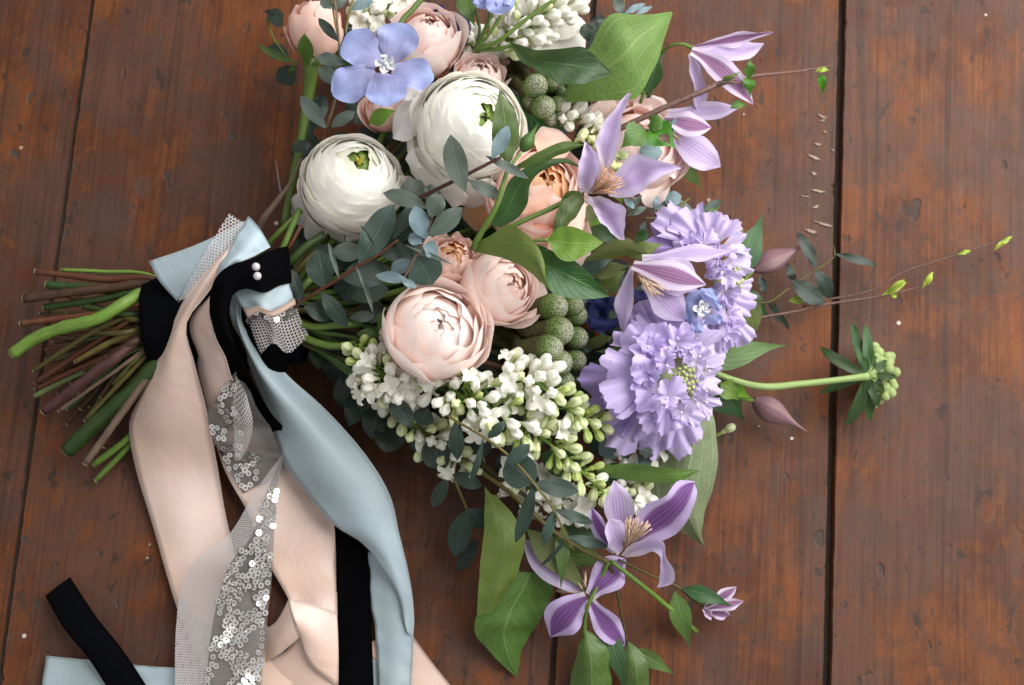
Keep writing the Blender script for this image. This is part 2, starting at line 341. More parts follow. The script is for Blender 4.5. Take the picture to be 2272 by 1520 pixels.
def clem(name, edge, bar, amt, base=(.80, .72, .76)):
    t = NT(name); c = t.coords(); uv = t.n('ShaderNodeSeparateXYZ'); t.set(uv.inputs[0], c.outputs['UV'])
    jit = t.n('ShaderNodeObjectInfo').outputs['Random']
    v = t.noise(t.vadd(t.vmul(c.outputs['UV'], (34, 2.0, 1)), t.vmul(jit, (9, 17, 5))), 1.0, 3, .6)
    d = t.math('ABSOLUTE', t.math('SUBTRACT', uv.outputs[0], .5)); d = t.math('ADD', d, t.math('MULTIPLY', t.math('SUBTRACT', v, .5), .08))
    wd_ = t.math('MULTIPLY_ADD', t.math('MULTIPLY', uv.outputs[1], t.math('SUBTRACT', 1.12, uv.outputs[1])), .55, .10)
    b = t.sstep(t.math('DIVIDE', d, wd_), 1.3, .7)
    lines = t.math('ABSOLUTE', t.math('SINE', t.math('MULTIPLY', uv.outputs[0], 28))); ln = t.math('MULTIPLY_ADD', t.sstep(lines, .45, .1), -.22, 1.0)
    e = t.mix(t.sstep(uv.outputs[1], .3, .02), edge, base)
    col = t.mix(t.math('MULTIPLY', t.math('MULTIPLY', b, ln), amt), e, bar)
    col = t.mix(1, col, t.ramp(v, [(.25, (.86, .84, .88)), (.75, (1.05,)*3)]), 'MULTIPLY')
    k = objrand(t, .88, 1.04); cc = t.n('ShaderNodeCombineColor'); [t.set(cc.inputs[i], k) for i in range(3)]
    col = t.mix(1, col, cc.outputs[0], 'MULTIPLY')
    h = t.math('ADD', v, t.math('MULTIPLY', lines, t.math('MULTIPLY', b, .6))); nm = t.bump(h, .5, .0007)
    p = t.bsdf(col, .55, .25, nm); tr = t.n('ShaderNodeBsdfTranslucent'); t.set(tr.inputs[0], col)
    return t.done(t.mixs(.32, p, tr.outputs[0]))
M['clem_bar'] = clem('clematis_outside', (.70, .60, .76), (.235, .09, .215), .93)
M['clem_in'] = clem('clematis_inside', (.66, .57, .78), (.50, .36, .66), .6)
M['clem_violet'] = clem('clematis_violet', (.58, .47, .74), (.165, .05, .23), .95)
M['clem_bud'] = clem('clematis_bud', (.36, .235, .235), (.24, .12, .15), .8, (.25, .14, .16))
M['stamen'] = plain_mat('stamen', (.58, .42, .30), .6, namt=.25)
M['stamen_tan'] = plain_mat('stamen_tan', (.48, .28, .18), .6, namt=.3)
# lilac
M['lil_white'] = petal_mat('lilac_white', (.70, .75, .46), (.91, .90, .79), (.95, .94, .87), streak=.04, var=.07, p1=.4)
M['lil_green'] = petal_mat('lilac_green', (.46, .58, .14), (.68, .77, .34), (.80, .845, .52), streak=.04, var=.10, p1=.4)
M['lil_bud'] = petal_mat('lilac_bud', (.34, .48, .07), (.50, .64, .15), (.62, .72, .27), streak=.04, var=.12, p1=.4)
# brunia ball: woolly pale tips over dark green scales
def brunia():
    t = NT('brunia_ball'); c = t.coords(); uv = t.n('ShaderNodeSeparateXYZ'); t.set(uv.inputs[0], c.outputs['UV'])
    vo = t.n('ShaderNodeTexVoronoi'); t.set(vo.inputs['Vector'], c.outputs['Object']); t.set(vo.inputs['Scale'], 900); t.set(vo.inputs['Randomness'], .5)
    dd = vo.outputs['Distance']; tipw = t.sstep(uv.outputs[1], .52, .92)
    pale = t.ramp(dd, [(.18, (.055, .058, .03)), (.36, (.17, .185, .11)), (.6, (.36, .37, .28))])
    green = t.ramp(dd, [(.15, (.022, .045, .008)), (.4, (.07, .125, .024)), (.7, (.15, .20, .07))])
    col = t.mix(tipw, green, pale)
    return t.done(t.bsdf(col, .8, .15, t.bump(dd, .6, .0006)))
M['brunia'] = brunia()
M['brunia_stem'] = plain_mat('brunia_stem', (.075, .075, .022), .75, namt=.7, nscale=700, bumps=1)
# fabric
def fabric(name, c, rough=.45, spec=.3, weave=2600, sheen=0.25, var=.12, bl=.08, tint=None):
    t = NT(name); co = t.coords(); uv = t.n('ShaderNodeSeparateXYZ'); t.set(uv.inputs[0], co.outputs['UV'])
    n = t.noise(co.outputs['Object'], 14, 3)
    col = t.mix(1, t.mix(t.sstep(n, .42, .66), c, tint or c), t.ramp(n, [(.3, (1-var,)*3), (.7, (1.04,)*3)]), 'MULTIPLY')
    th = t.noise(t.vmul(co.outputs['Object'], (1, 1, 1)), 1900, 2, .6)
    col = t.mix(1, col, t.ramp(th, [(.3, (.90,)*3), (.7, (1.07,)*3)]), 'MULTIPLY')
    cr = t.noise(co.outputs['Object'], 26, 3, .45, 1.2); cr2 = t.noise(t.vmul(co.outputs['UV'], (1.4, 11, 1)), 1, 3, .5, .6)
    ed = t.sstep(t.math('ABSOLUTE', t.math('SUBTRACT', uv.outputs[0], .5)), .478, .492)
    col = t.mix(t.math('MULTIPLY', ed, .25), col, (.9, .85, .8))
    h = t.math('ADD', t.math('MULTIPLY', th, .10), t.math('MULTIPLY', cr, 1.5))
    x = t.bsdf(col, rough, spec, t.bump(h, .28, .003), Sheen_Weight=sheen, Sheen_Roughness=.4)
    return t.done(x)
M['peach_satin'] = fabric('peach_satin', (.66, .475, .385), .38, .5, sheen=.15, tint=(.68, .53, .47))
M['blue_satin'] = fabric('blue_satin', (.30, .375, .40), .42, .4, sheen=.15, tint=(.315, .40, .445))
M['black_velvet'] = plain_mat('black_velvet', (.0015, .0015, .002), .95, .03, var=0)
M['black_ribbon'] = plain_mat('black_ribbon_back', (.0016, .0018, .003), .9, .05, var=0, nscale=2000)
M['pearl'] = plain_mat('pearl', (.46, .43, .45), .22, .7, var=0, namt=.02, bumps=0, Coat_Weight=.6)
M['sequin'] = plain_mat('sequin', (.82, .80, .78), .18, .6, var=.25, Metallic=.9)
def net(name, col, cell, wire, fill, fcol=None):
    t = NT(name); c = t.coords(); s = 1.0/cell
    p = t.vmul(c.outputs['UV'], (s, s, 0)); r = (1, 1.7320508, 1)
    def half(v):
        x = t.n('ShaderNodeVectorMath', operation='MODULO'); t.set(x.inputs[0], v); t.set(x.inputs[1], r); return t.vadd(x.outputs[0], (-.5, -.8660254, 0))
    a = half(p); b = half(t.vadd(p, (.5, .8660254, 0)))
    def ln(v):
        x = t.n('ShaderNodeVectorMath', operation='LENGTH'); t.set(x.inputs[0], t.vmul(v, (1, 1, 0))); return x.outputs['Value']
    k = t.math('LESS_THAN', ln(b), ln(a))
    m = t.n('ShaderNodeMix', data_type='VECTOR'); t.set(m.inputs[0], k); t.set(m.inputs[4], a); t.set(m.inputs[5], b)
    ab = t.n('ShaderNodeVectorMath', operation='ABSOLUTE'); t.set(ab.inputs[0], m.outputs[1])
    xy = t.n('ShaderNodeSeparateXYZ'); t.set(xy.inputs[0], ab.outputs[0])
    hd = t.math('MAXIMUM', xy.outputs[0], t.math('MULTIPLY_ADD', xy.outputs[1], .8660254, t.math('MULTIPLY', xy.outputs[0], .5)))
    e = t.sstep(hd, .5-wire*1.3, .5-wire*.7)
    al = t.math('MAXIMUM', e, fill)
    p_ = t.bsdf(col, .6, .2); tr = t.n('ShaderNodeBsdfTransparent')
    return t.done(t.mixs(al, tr.outputs[0], p_))
M['net'] = net('tulle_net', (.62, .58, .58), .0019, .10, .12)
M['net_fine'] = net('tulle_fine', (.50, .47, .47), .0012, .13, .16)
M['net_grey'] = net('tulle_sequin_base', (.15, .148, .145), .0012, .16, .46)
# ------------------------------------------------------------------ the worn painted boards
def wood():
    t = NT('worn_painted_wood'); c = t.coords(); o = c.outputs['Object']
    r = t.n('ShaderNodeObjectInfo').outputs['Random']; o = t.vadd(o, t.vmul(r, (3.1, 7.7, 0)))
    warp = t.noise(t.vmul(o, (18, 3, 1)), 1, 2); ow = t.vadd(o, t.vmul(warp, (.010, 0, 0)))
    grain = t.noise(t.vmul(ow, (520, 14, 1)), 1, 6, .7)
    rings = t.noise(t.vmul(ow, (120, 2.2, 1)), 1, 3, .55)
    g0 = t.math('SUBTRACT', grain, .5); r0_ = t.math('SUBTRACT', rings, .5)
    def mask(sx, sy, lo, hi, detail=6, rg=.65, gk=.3, rk=.25):
        n = t.noise(t.vmul(ow, (sx, sy, 1)), 1, detail, rg, .35); n = t.math('ADD', n, t.math('ADD', t.math('MULTIPLY', g0, gk), t.math('MULTIPLY', r0_, rk)))
        return t.sstep(n, lo, hi)
    # layers of old stain and paint: red brown coat, orange wood where it is rubbed, dull brown where it is dirty
    col = t.mix(mask(14, 10, .40, .60, 6, .65, .2, .1), (.070, .0215, .0085), (.126, .0365, .0085))
    col = t.mix(t.math('MULTIPLY', mask(44, 30, .50, .60, 8, .72, .3, .15), .5), col, (.150, .047, .0105))
    col = t.mix(t.math('MULTIPLY', mask(32, 24, .50, .59, 8, .74, .3, .1), .6), col, (.053, .0265, .0175))
    film = t.noise(t.vmul(o, (9, 6, 1)), 1.5, 5, .65)
    col = t.mix(t.math('MULTIPLY', t.sstep(film, .45, .56), .65), col, (.062, .0325, .0245))
    col = t.mix(1, col, t.ramp(grain, [(.3, (.72, .68, .66)), (.5, (1.0, 1.0, 1.0)), (.7, (1.22, 1.2, 1.18))]), 'MULTIPLY')
    line = t.sstep(rings, .58, .65)
    col = t.mix(t.math('MULTIPLY', line, .38), col, (.018, .010, .007))
    # rubbed through spots, dents and scratches down to grey wood
    col = t.mix(t.math('MULTIPLY', mask(105, 60, .62, .66, 5, .6, .12, .1), .75), col, (.026, .017, .0135))
    dn = t.noise(t.vmul(o, (62, 34, 1)), 1, 2, .5, .2); dent = t.sstep(dn, .695, .735)
    dn2 = t.noise(t.vmul(o, (170, 90, 1)), 1, 2, .5); dent2 = t.sstep(dn2, .69, .73)
    dent = t.math('MAXIMUM', dent, t.math('MULTIPLY', dent2, .8))
    col = t.mix(t.math('MULTIPLY', dent, .85), col, (.050, .040, .034))
    scr = t.sstep(t.noise(t.vmul(o, (26, 190, 1)), 1, 3, .5, 1.2), .69, .73)
    col = t.mix(t.math('MULTIPLY', scr, .5), col, (.027, .019, .015))
    blot = t.noise(t.vmul(o, (80, 55, 1)), 1, 4, .6, .6)
    # paint flecks
    vo = t.n('ShaderNodeTexVoronoi'); t.set(vo.inputs['Vector'], t.vmul(o, (1, 1, 0))); t.set(vo.inputs['Scale'], 26)
    fl = t.sstep(vo.outputs['Distance'], .034, .026); fl = t.math('MULTIPLY', fl, t.math('GREATER_THAN', vo.outputs['Color'], .62))
    col = t.mix(fl, col, (.45, .41, .36))
    # two dried water rings
    wpos = t.n('ShaderNodeNewGeometry').outputs['Position']; wn = t.noise(wpos, 150, 4)
    for (px, py, rp) in ((240, 470, 60), (318, 418, 25)):
        q = P(px, py, 0); ds = t.n('ShaderNodeVectorMath', operation='DISTANCE'); t.set(ds.inputs[0], wpos); t.set(ds.inputs[1], tuple(q))
        d = t.math('ADD', ds.outputs['Value'], t.math('MULTIPLY', t.math('SUBTRACT', wn, .5), .010)); rr = rp*.00025
        st = t.math('MULTIPLY', t.sstep(d, rr*1.2, rr*.7), .42)
        col = t.mix(st, col, (.055, .041, .038))
    h = t.math('ADD', t.math('MULTIPLY', grain, .5), t.math('ADD', t.math('MULTIPLY', rings, .5), t.math('MULTIPLY', dent, -1.6)))
    rough = t.math('ADD', t.math('MULTIPLY', blot, .3), t.math('MULTIPLY_ADD', dent, .2, .42))
    return t.done(t.bsdf(col, rough, .22, t.bump(h, .55, .0007)))
M['wood'] = wood()
M['seam'] = plain_mat('seam_dirt', (.036, .027, .021), .95, .1, namt=.5, nscale=900, bumps=.8)
M['scuff'] = plain_mat('scuff_paint', (.33, .255, .20), .85, .15, namt=.35, nscale=900)
floor = thing('board_floor', 'worn red brown painted wooden boards under the bouquet', 'floor', np.zeros(3)); floor['kind'] = 'structure'
for k in ('category',): del floor[k]
ROT = -math.atan(.0686)
cr, sr = math.cos(ROT), math.sin(ROT)
def seam_x(px, py):                 # position across the boards of a seam seen at this pixel
    q = P(px, py, 0); return q[0]*cr+q[1]*sr
SE = [(seam_x(205, 0)+seam_x(100, 760))/2, (seam_x(1325, 0)+seam_x(1217, 1500))/2, (seam_x(1868, 0)+seam_x(1836, 1520))/2]
GAP = [.0008, .0016, .0024]
edges = [(-.47, SE[0]-GAP[0]/2), (SE[0]+GAP[0]/2, SE[1]-GAP[1]/2), (SE[1]+GAP[1]/2, SE[2]-GAP[2]/2), (SE[2]+GAP[2]/2, .5)]
def wob(seed):
    r = np.random.RandomState(seed); y = np.linspace(-.42, .42, 420); o = np.zeros_like(y)
    for f, a in ((6, .5), (17, .35), (41, .3), (97, .22), (180, .15)): o += a*np.sin(y*f*2+r.uniform(0, 6.28))*r.uniform(.5, 1)
    n = np.convolve(r.rand(420)-.5, np.ones(3)/3, 'same'); chips = np.clip(np.convolve(r.rand(420)-.5, np.ones(9)/9, 'same')-.17, 0, 1)*9
    return y, o*.00045+n*.0005, chips*.002
for i, (a, b) in enumerate(edges):
    y, wl, cl = wob(i*2+1); _, wr, cr_ = wob(i*2+2); V = []; n = len(y); dz = [0, .0, -.0006, .0004][i]
    for k in range(n):
        l = a+abs(wl[k])+cl[k]; r_ = b-abs(wr[k])-cr_[k]; bw = .0009+cl[k]*.5; bw2 = .0009+cr_[k]*.5
        for (x, z) in ((a, -.022), (l, -.004), (l+.0004, -.0014), (l+bw, 0), (l+bw+.01, 0), ((a+b)/2, 0), (r_-bw2-.01, 0), (r_-bw2, 0), (r_-.0004, -.0014), (r_, -.004), (b, -.022)):
            V.append((x, y[k], z+dz))
    mb = MB(); mb.add(V, grid_faces(n, 11)); me = mb.mesh('board', M['wood'], smooth=False)
    o = bpy.data.objects.new('plank', me); COL.objects.link(o); o.parent = floor; o.rotation_euler = (0, 0, ROT)
mb = MB(); xs = np.linspace(-.47, .5, 60); ys = np.linspace(-.42, .42, 120); rr = np.random.RandomState(3)
V = np.array([[(x*cr-y_*sr, x*sr+y_*cr, (-.0013 if x < -.1 else -.0028 if x < .08 else -.0045)+rr.uniform(-.0004, .0004)) for x in xs] for y_ in ys]); add_grid(mb, V); part('seam_dirt', mb, M['seam'], floor)
def splat(pts, mat, name, h=.06, parent=floor, seed=0):
    """flat dried paint mark: irregular blob outline, slightly raised"""
    r = random.Random(seed); c = np.mean(pts, axis=0); mb = MB(); out = []
    loop = spline(np.array(list(pts)+[pts[0]], float), 26)[:-1]
    V = [P(c[0], c[1], h+.03)]+[P(q[0]+r.uniform(-1.2, 1.2), q[1]+r.uniform(-1.2, 1.2), h) for q in loop]+[P(q[0], q[1], -.3) for q in loop]
    n = len(loop); F = [(0, 1+i, 1+(i+1) % n) for i in range(n)]+[(1+i, 1+n+i, 1+n+(i+1) % n, 1+(i+1) % n) for i in range(n)]
    mb.add(V, F); return part(name, mb, mat, parent, smooth=False)
for i, (x0, y0, x1, y1, w) in enumerate([(1812, 252, 1834, 262, 5), (1816, 268, 1832, 266, 3), (1806, 318, 1822, 320, 5), (1792, 342, 1820, 354, 6), (1800, 382, 1812, 385, 7), (1800, 420, 1832, 426, 5),
        (1778, 434, 1796, 436, 2), (1802, 460, 1816, 456, 6), (1806, 490, 1848, 502, 5), (1786, 508, 1812, 515, 8), (1826, 290, 1834, 293, 3), (1845, 330, 1852, 336, 3)]):
    dx, dy = x1-x0, y1-y0; L = math.hypot(dx, dy); nx, ny = -dy/L*w*.62, dx/L*w*.62
    splat([(x0, y0), (x0+dx*.35+nx*.8, y0+dy*.35+ny*.8), (x0+dx*.7+nx, y0+dy*.7+ny), (x1, y1), (x0+dx*.6-nx*.3, y0+dy*.6-ny*.3)], M['scuff'], 'paint_scuff', seed=i)
def dot(x, y, r, nm='paint_fleck'): splat([(x+r*math.cos(a)*rnd.uniform(.85, 1.1), y+r*math.sin(a)*rnd.uniform(.85, 1.1)) for a in np.linspace(0, 6.28, 8)[:-1]], M['scuff'], nm, seed=int(x))
for q in ((2217, 515, 12), (2213, 230, 3), (2148, 2, 5), (47, 328, 4), (1985, 1331, 4), (2187, 1238, 3), (327, 1238, 3), (2060, 423, 2.5), (1650, 254, 3), (1683, 946, 2.5), (332, 1208, 3), (1572, 444, 4)): dot(*q)
# ------------------------------------------------------------------ handle wrap, ribbons, pins
ZS = .9
mb = MB(); A0 = P(338, 722, 34); A1 = P(664, 690, 36); ax = nrm(A1-A0)
tube(mb, [A0, A0*.75+A1*.25, (A0+A1)/2, A0*.25+A1*.75, A1], [.0245, .028, .0285, .028, .027], n=36, seg=24, cap=True)
single('handle_wrap', mb, M['black_ribbon'], 'black ribbon wrapped around the stems of the bouquet as a handle', 'ribbon wrap', (500, 705, 6))
def ribbon(name, mat, label, patches, base, thick=.25):
    mb = MB()
    for rails, k in patches: add_grid(mb, lgrid(rails, k.pop('nu', 40), k.pop('nv', 13), zs=ZS, **k), thick=thick)
    return single(name, mb, mat, label, 'ribbon', base)
peach = [
 ([[(552, 497, 86), (492, 560, 85), (427, 640, 79), (372, 740, 64), (320, 860, 42), (286, 940, 24), (300, 1030, 11), (335, 1160, 7), (375, 1290, 7), (405, 1380, 7), (450, 1480, 7), (480, 1540, 7)],
   [(556, 505, 88), (500, 568, 90), (445, 645, 87), (394, 735, 75), (375, 835, 57), (372, 930, 38), (390, 1020, 20), (420, 1165, 12), (457, 1290, 10), (500, 1390, 9), (540, 1480, 8), (565, 1540, 8)],
   [(560, 510, 86), (508, 575, 88), (462, 650, 86), (413, 722, 77), (431, 802, 63), (456, 900, 46), (474, 990, 28), (491, 1090, 13), (507, 1170, 8), (540, 1290, 7), (600, 1400, 7), (650, 1480, 7), (665, 1540, 7)]], dict(wave=1.0, seed=2)),
 ([[(508, 575, 86), (470, 645, 82), (420, 716, 68), (433, 800, 53), (457, 900, 38), (476, 990, 21)],
   [(490, 600, 90), (462, 665, 90), (446, 735, 76), (466, 810, 63), (487, 890, 47), (486, 970, 26)],
   [(484, 610, 92), (466, 680, 91), (480, 750, 83), (512, 826, 68), (524, 880, 52), (492, 955, 30)]], dict(wave=.8, seed=3, nu=30)),
 ([[(468, 950, 22), (502, 1052, 15), (547, 1130, 10), (592, 1240, 8), (640, 1330, 9), (655, 1372, 12)], [(600, 950, 14), (642, 1030, 11), (700, 1092, 8), (740, 1160, 7), (746, 1260, 7), (749, 1366, 9)]], dict(wave=1.2, seed=4)),
 ([[(640, 1329, 24), (690, 1339, 23), (748, 1360, 14)], [(652, 1372, 28), (695, 1402, 24), (751, 1440, 12)], [(666, 1413, 22), (690, 1475, 15), (751, 1525, 8)]], dict(nu=18)),
 ([[(641, 1328, 24), (612, 1380, 15), (580, 1400, 7)], [(652, 1374, 27), (616, 1424, 18), (585, 1436, 7)], [(666, 1413, 24), (622, 1450, 15), (584, 1473, 6)]], dict(nu=18)),
 ([[(664, 1410, 18), (632, 1446, 11), (578, 1474, 5)], [(715, 1450, 12), (672, 1490, 10), (580, 1500, 4)], [(752, 1490, 8), (735, 1545, 6), (570, 1545, 3)]], dict(nu=18)),
 ([[(895, 1380, 4), (950, 1458, 4), (1015, 1540, 5)], [(800, 1440, 3), (870, 1500, 3), (910, 1560, 3)]], dict(nu=14)),
]
ribbon('peach_ribbon', M['peach_satin'], 'peach satin ribbon with long folds trailing down from the bouquet handle', peach, (420, 1000, 4))
blue = [
 ([[(528, 632, 80), (512, 692, 74), (546, 802, 51), (583, 886, 35), (606, 962, 28), (633, 1036, 24), (686, 1106, 22), (746, 1166, 22), (801, 1206, 20), (848, 1260, 20), (884, 1325, 16), (902, 1400, 11)],
   [(534, 632, 82), (524, 705, 77), (570, 815, 56), (635, 895, 46), (690, 960, 42), (740, 1035, 38), (790, 1105, 34), (825, 1172, 30), (856, 1228, 26), (882, 1285, 21), (901, 1345, 15), (909, 1410, 10)],
   [(540, 632, 80), (540, 715, 72), (578, 772, 54), (642, 834, 42), (717, 902, 36), (802, 997, 32), (866, 1102, 29), (886, 1182, 25), (904, 1262, 19), (914, 1322, 14), (917, 1380, 10), (916, 1420, 8)]], dict(wave=1.0, seed=11, nu=60)),
 ([[(818, 1225, 8), (822, 1330, 7), (835, 1420, 6), (840, 1545, 6)], [(870, 1250, 16), (868, 1330, 12), (877, 1430, 9), (877, 1545, 8)], [(902, 1290, 15), (914, 1350, 10), (917, 1430, 8), (910, 1545, 6)]], dict(wave=.6, seed=12)),
 ([[(330, 580, 70), (440, 541, 77), (552, 486, 82)], [(352, 622, 73), (445, 585, 80), (540, 520, 83)], [(392, 668, 70), (445, 630, 78), (520, 560, 82)]], dict(nu=22)),
 ([[(552, 479, 87), (512, 548, 91), (483, 600, 93), (468, 645, 92)], [(578, 508, 90), (532, 560, 95), (500, 595, 96), (474, 640, 94)], [(601, 548, 85), (556, 572, 93), (518, 588, 95), (481, 618, 94)]], dict(wave=.6, seed=5, nu=26)),
 ([[(512, 632, 86), (560, 622, 90), (600, 618, 88), (640, 606, 80)], [(528, 665, 86), (565, 660, 90), (600, 660, 88), (645, 640, 80)], [(545, 696, 84), (572, 682, 88), (603, 690, 86), (651, 664, 77)]], dict(wave=1.0, wk=1.5, seed=9, nu=26)),
 ([[(745, 1450, 3), (722, 1545, 3)], [(845, 1450, 3), (842, 1545, 3)]], dict(nu=8)),
 ([[(103, 1455, 4), (250, 1470, 7), (330, 1478, 5), (440, 1484, 4)], [(90, 1545, 4), (250, 1550, 5), (330, 1552, 5), (440, 1560, 4)]], dict(wave=.7, seed=8)),
]
ribbon('blue_ribbon', M['blue_satin'], 'pale blue satin ribbon twisting down from the handle beside the black velvet one', blue, (700, 1060, 4))
velvet = [
 ([[(640, 545, 82), (600, 556, 92), (560, 574, 97), (510, 589, 99), (480, 614, 99), (465, 660, 96), (472, 722, 88), (492, 792, 72), (530, 850, 58), (562, 895, 46), (600, 960, 32)],
   [(645, 590, 82), (600, 602, 94), (562, 612, 100), (522, 618, 102), (498, 638, 102), (486, 675, 98), (496, 735, 90), (515, 792, 75), (548, 845, 61), (580, 892, 48), (620, 955, 33)],
   [(648, 628, 78), (620, 634, 86), (585, 650, 94), (545, 641, 98), (516, 656, 98), (507, 700, 93), (521, 762, 83), (552, 832, 67), (580, 882, 52), (605, 925, 42), (640, 960, 30)]], dict(nu=60)),
 ([[(640, 600, 74), (655, 660, 72), (650, 740, 62), (640, 800, 50), (630, 850, 34)], [(600, 640, 78), (600, 700, 76), (605, 770, 64), (600, 830, 48), (600, 880, 34)], [(560, 680, 74), (560, 740, 66), (565, 800, 52), (580, 860, 38), (590, 920, 26)]], dict(nu=20)),
 ([[(738, 1120, 9), (744, 1200, 8), (747, 1350, 8), (752, 1545, 7)], [(822, 1140, 9), (820, 1200, 8), (823, 1350, 8), (830, 1545, 7)]], dict(nu=20)),
]
ribbon('black_velvet_ribbon', M['black_velvet'], 'black velvet ribbon curving in an S under two pearl pins', velvet, (780, 1400, 3), thick=.6)
mb = MB(); add_grid(mb, lgrid([[(100, 1322, 6), (142, 1395, 11), (195, 1460, 12), (250, 1545, 8)], [(128, 1300, 7), (180, 1380, 12), (235, 1450, 13), (292, 1545, 9)], [(155, 1280, 6), (215, 1370, 11), (272, 1442, 12), (340, 1545, 8)]], 26, 9), thick=.5)
single('black_ribbon_end', mb, M['black_ribbon'], 'cut end of the black ribbon lying across the blue one at lower left', 'ribbon', (220, 1420, 3))
mb = MB(); add_grid(mb, lgrid([[(541, 688, 78), (572, 681, 81), (603, 690, 79), (654, 662, 71)], [(549, 705, 74), (575, 693, 78), (603, 703, 76), (657, 676, 68)]], 24, 5), thick=.3)
single('peach_ribbon_edge', mb, M['peach_satin'], 'narrow cut edge of peach ribbon below the small blue flap', 'ribbon', (600, 695, 60))
# two pearl pins
for (x, y, lab) in ((568, 592, 'upper of the two silver pearl pins on the black velvet'), (571, 612.5, 'lower of the two silver pearl pins on the black velvet')):
    t = thing('pearl_pin', lab, 'pin', (x, y, 92), 'pearl pins in the velvet')
    mb = MB(); ellipsoid(mb, P(x, y, 95), .00205, n=20, m=14); part('pearl', mb, M['pearl'], t)
    mb = MB(); tube(mb, [P(x, y, 95), P(x+3, y-3, 70)], [.0003, .0003], n=6); part('shaft', mb, M['sequin'], t)
# tulle with sequins
sm = MB()
def ringmesh(ro, ri, h, n=12):
    V = []; F = []
    for r_, z in ((ri, h*.5), (ro, h*.5), (ro, -h*.5), (ri, -h*.5)):
        V += [(r_*math.cos(6.2832*j/n), r_*math.sin(6.2832*j/n), z) for j in range(n)]
    for k in range(4): F += [(k*n+j, k*n+(j+1) % n, ((k+1) % 4)*n+(j+1) % n, ((k+1) % 4)*n+j) for j in range(n)]
    return V, F
V, F = ringmesh(.00165, .00052, .0002, 14); sm.add(V, F); SEQ = sm.mesh('sequin', M['sequin'], smooth=False)
tul = thing('sequin_tulle_ribbon', 'grey tulle ribbon with silver ring sequins between the peach folds', 'ribbon', (500, 1200, 4))
def tulle(rails, mat, seqs=None, n=0, nu=40, nv=15, seed=0, **k):
    G = lgrid(rails, nu, nv, zs=ZS, seed=seed, **k); mb = MB(); add_grid(mb, G, metric=True); part('netting', mb, mat, tul)
    if seqs:
        r = random.Random(seed); N = grid_normals(G); done = []
        for _ in range(n*30):
            if len(done) >= n: break
            a, b = r.uniform(seqs[0], seqs[1]), r.uniform(seqs[2], seqs[3])
            # clumps: sequins survive in patches
            if math.sin(b*29+a*7+seed)+math.sin(b*13-a*9+seed*2)+r.uniform(-.5, 1.0) < 0: continue
            i, j = b*(nu-1), a*(nv-1); i0, j0 = min(int(i), nu-2), min(int(j), nv-2); fi, fj = i-i0, j-j0
            p = G[i0, j0]*(1-fi)*(1-fj)+G[i0+1, j0]*fi*(1-fj)+G[i0, j0+1]*(1-fi)*fj+G[i0+1, j0+1]*fi*fj
            if any(np.linalg.norm(p-q) < .00235 for q in done): continue
            done.append(p); nn = nrm(N[i0, j0]+np.array([.34*math.sin(b*23+a*5+seed)+r.uniform(-.12, .12), .34*math.cos(b*17-a*6+seed)+r.uniform(-.12, .12), 0]))
            place('sequin', SEQ, tul, p+nn*.0009, nn, r.uniform(0, 6), r.uniform(.88, 1.05))
tulle([[(509, 474, 83), (458, 556, 84), (394, 672, 76)], [(535, 490, 85), (482, 562, 86), (410, 662, 78)], [(556, 500, 84), (507, 566, 84), (430, 646, 76)]], M['net'], seed=1, wave=.4)
tulle([[(545, 697, 78), (574, 686, 82), (604, 696, 80), (656, 668, 72)], [(560, 740, 70), (595, 722, 75), (618, 740, 71), (668, 706, 65)], [(578, 786, 61), (608, 762, 68), (637, 783, 60), (686, 746, 56)]], M['net'], (.03, .22, .02, .98), 16, seed=2, wave=.5)
tulle([[(522, 824, 66), (484, 880, 52), (461, 920, 42), (474, 976, 33), (508, 1010, 26), (545, 1024, 21)], [(530, 840, 66), (530, 900, 54), (540, 930, 44), (545, 975, 35), (560, 1000, 27), (585, 1022, 22)], [(545, 850, 66), (572, 905, 56), (603, 955, 42), (616, 992, 32), (622, 1010, 26), (628, 1020, 23)]], M['net_grey'], (.02, .5, .05, .95), 42, seed=3, wave=.6)
tulle([[(524, 834, 72), (516, 905, 60), (520, 965, 47), (520, 1020, 32)], [(545, 870, 71), (540, 930, 60), (540, 970, 47), (528, 1021, 32)], [(548, 880, 68), (561, 935, 57), (552, 985, 43), (534, 1022, 32)]], M['net'], seed=4)
tulle([[(476, 968, 20), (500, 1030, 17), (540, 1095, 13)], [(545, 1000, 22), (560, 1040, 18), (565, 1080, 14)], [(628, 1012, 22), (620, 1040, 18), (590, 1075, 14)]], M['net_grey'], (.05, .6, .2, .95), 22, seed=5)
T5L = [(625, 1010, 25), (570, 1084, 27), (506, 1188, 28), (438, 1236, 24), (403, 1300, 17), (391, 1390, 13), (388, 1545, 11)]
T5M = [(626, 1013, 27), (592, 1090, 30), (555, 1195, 31), (510, 1252, 29), (490, 1310, 23), (470, 1395, 18), (455, 1545, 14)]
T5R = [(628, 1016, 25), (614, 1098, 28), (607, 1218, 27), (602, 1292, 23), (590, 1400, 17), (578, 1545, 13)]
tulle([T5L, T5M], M['net_fine'], seed=6, nu=50)
tulle([T5M, T5R], M['net_grey'], (.02, .97, .15, .985), 228, seed=7, nu=60, wave=.5)
tulle([[(402, 1300, 9), (390, 1400, 9), (388, 1545, 8)], [(470, 1290, 9), (470, 1400, 9), (470, 1545, 8)]], M['net_fine'], seed=9, nu=16)
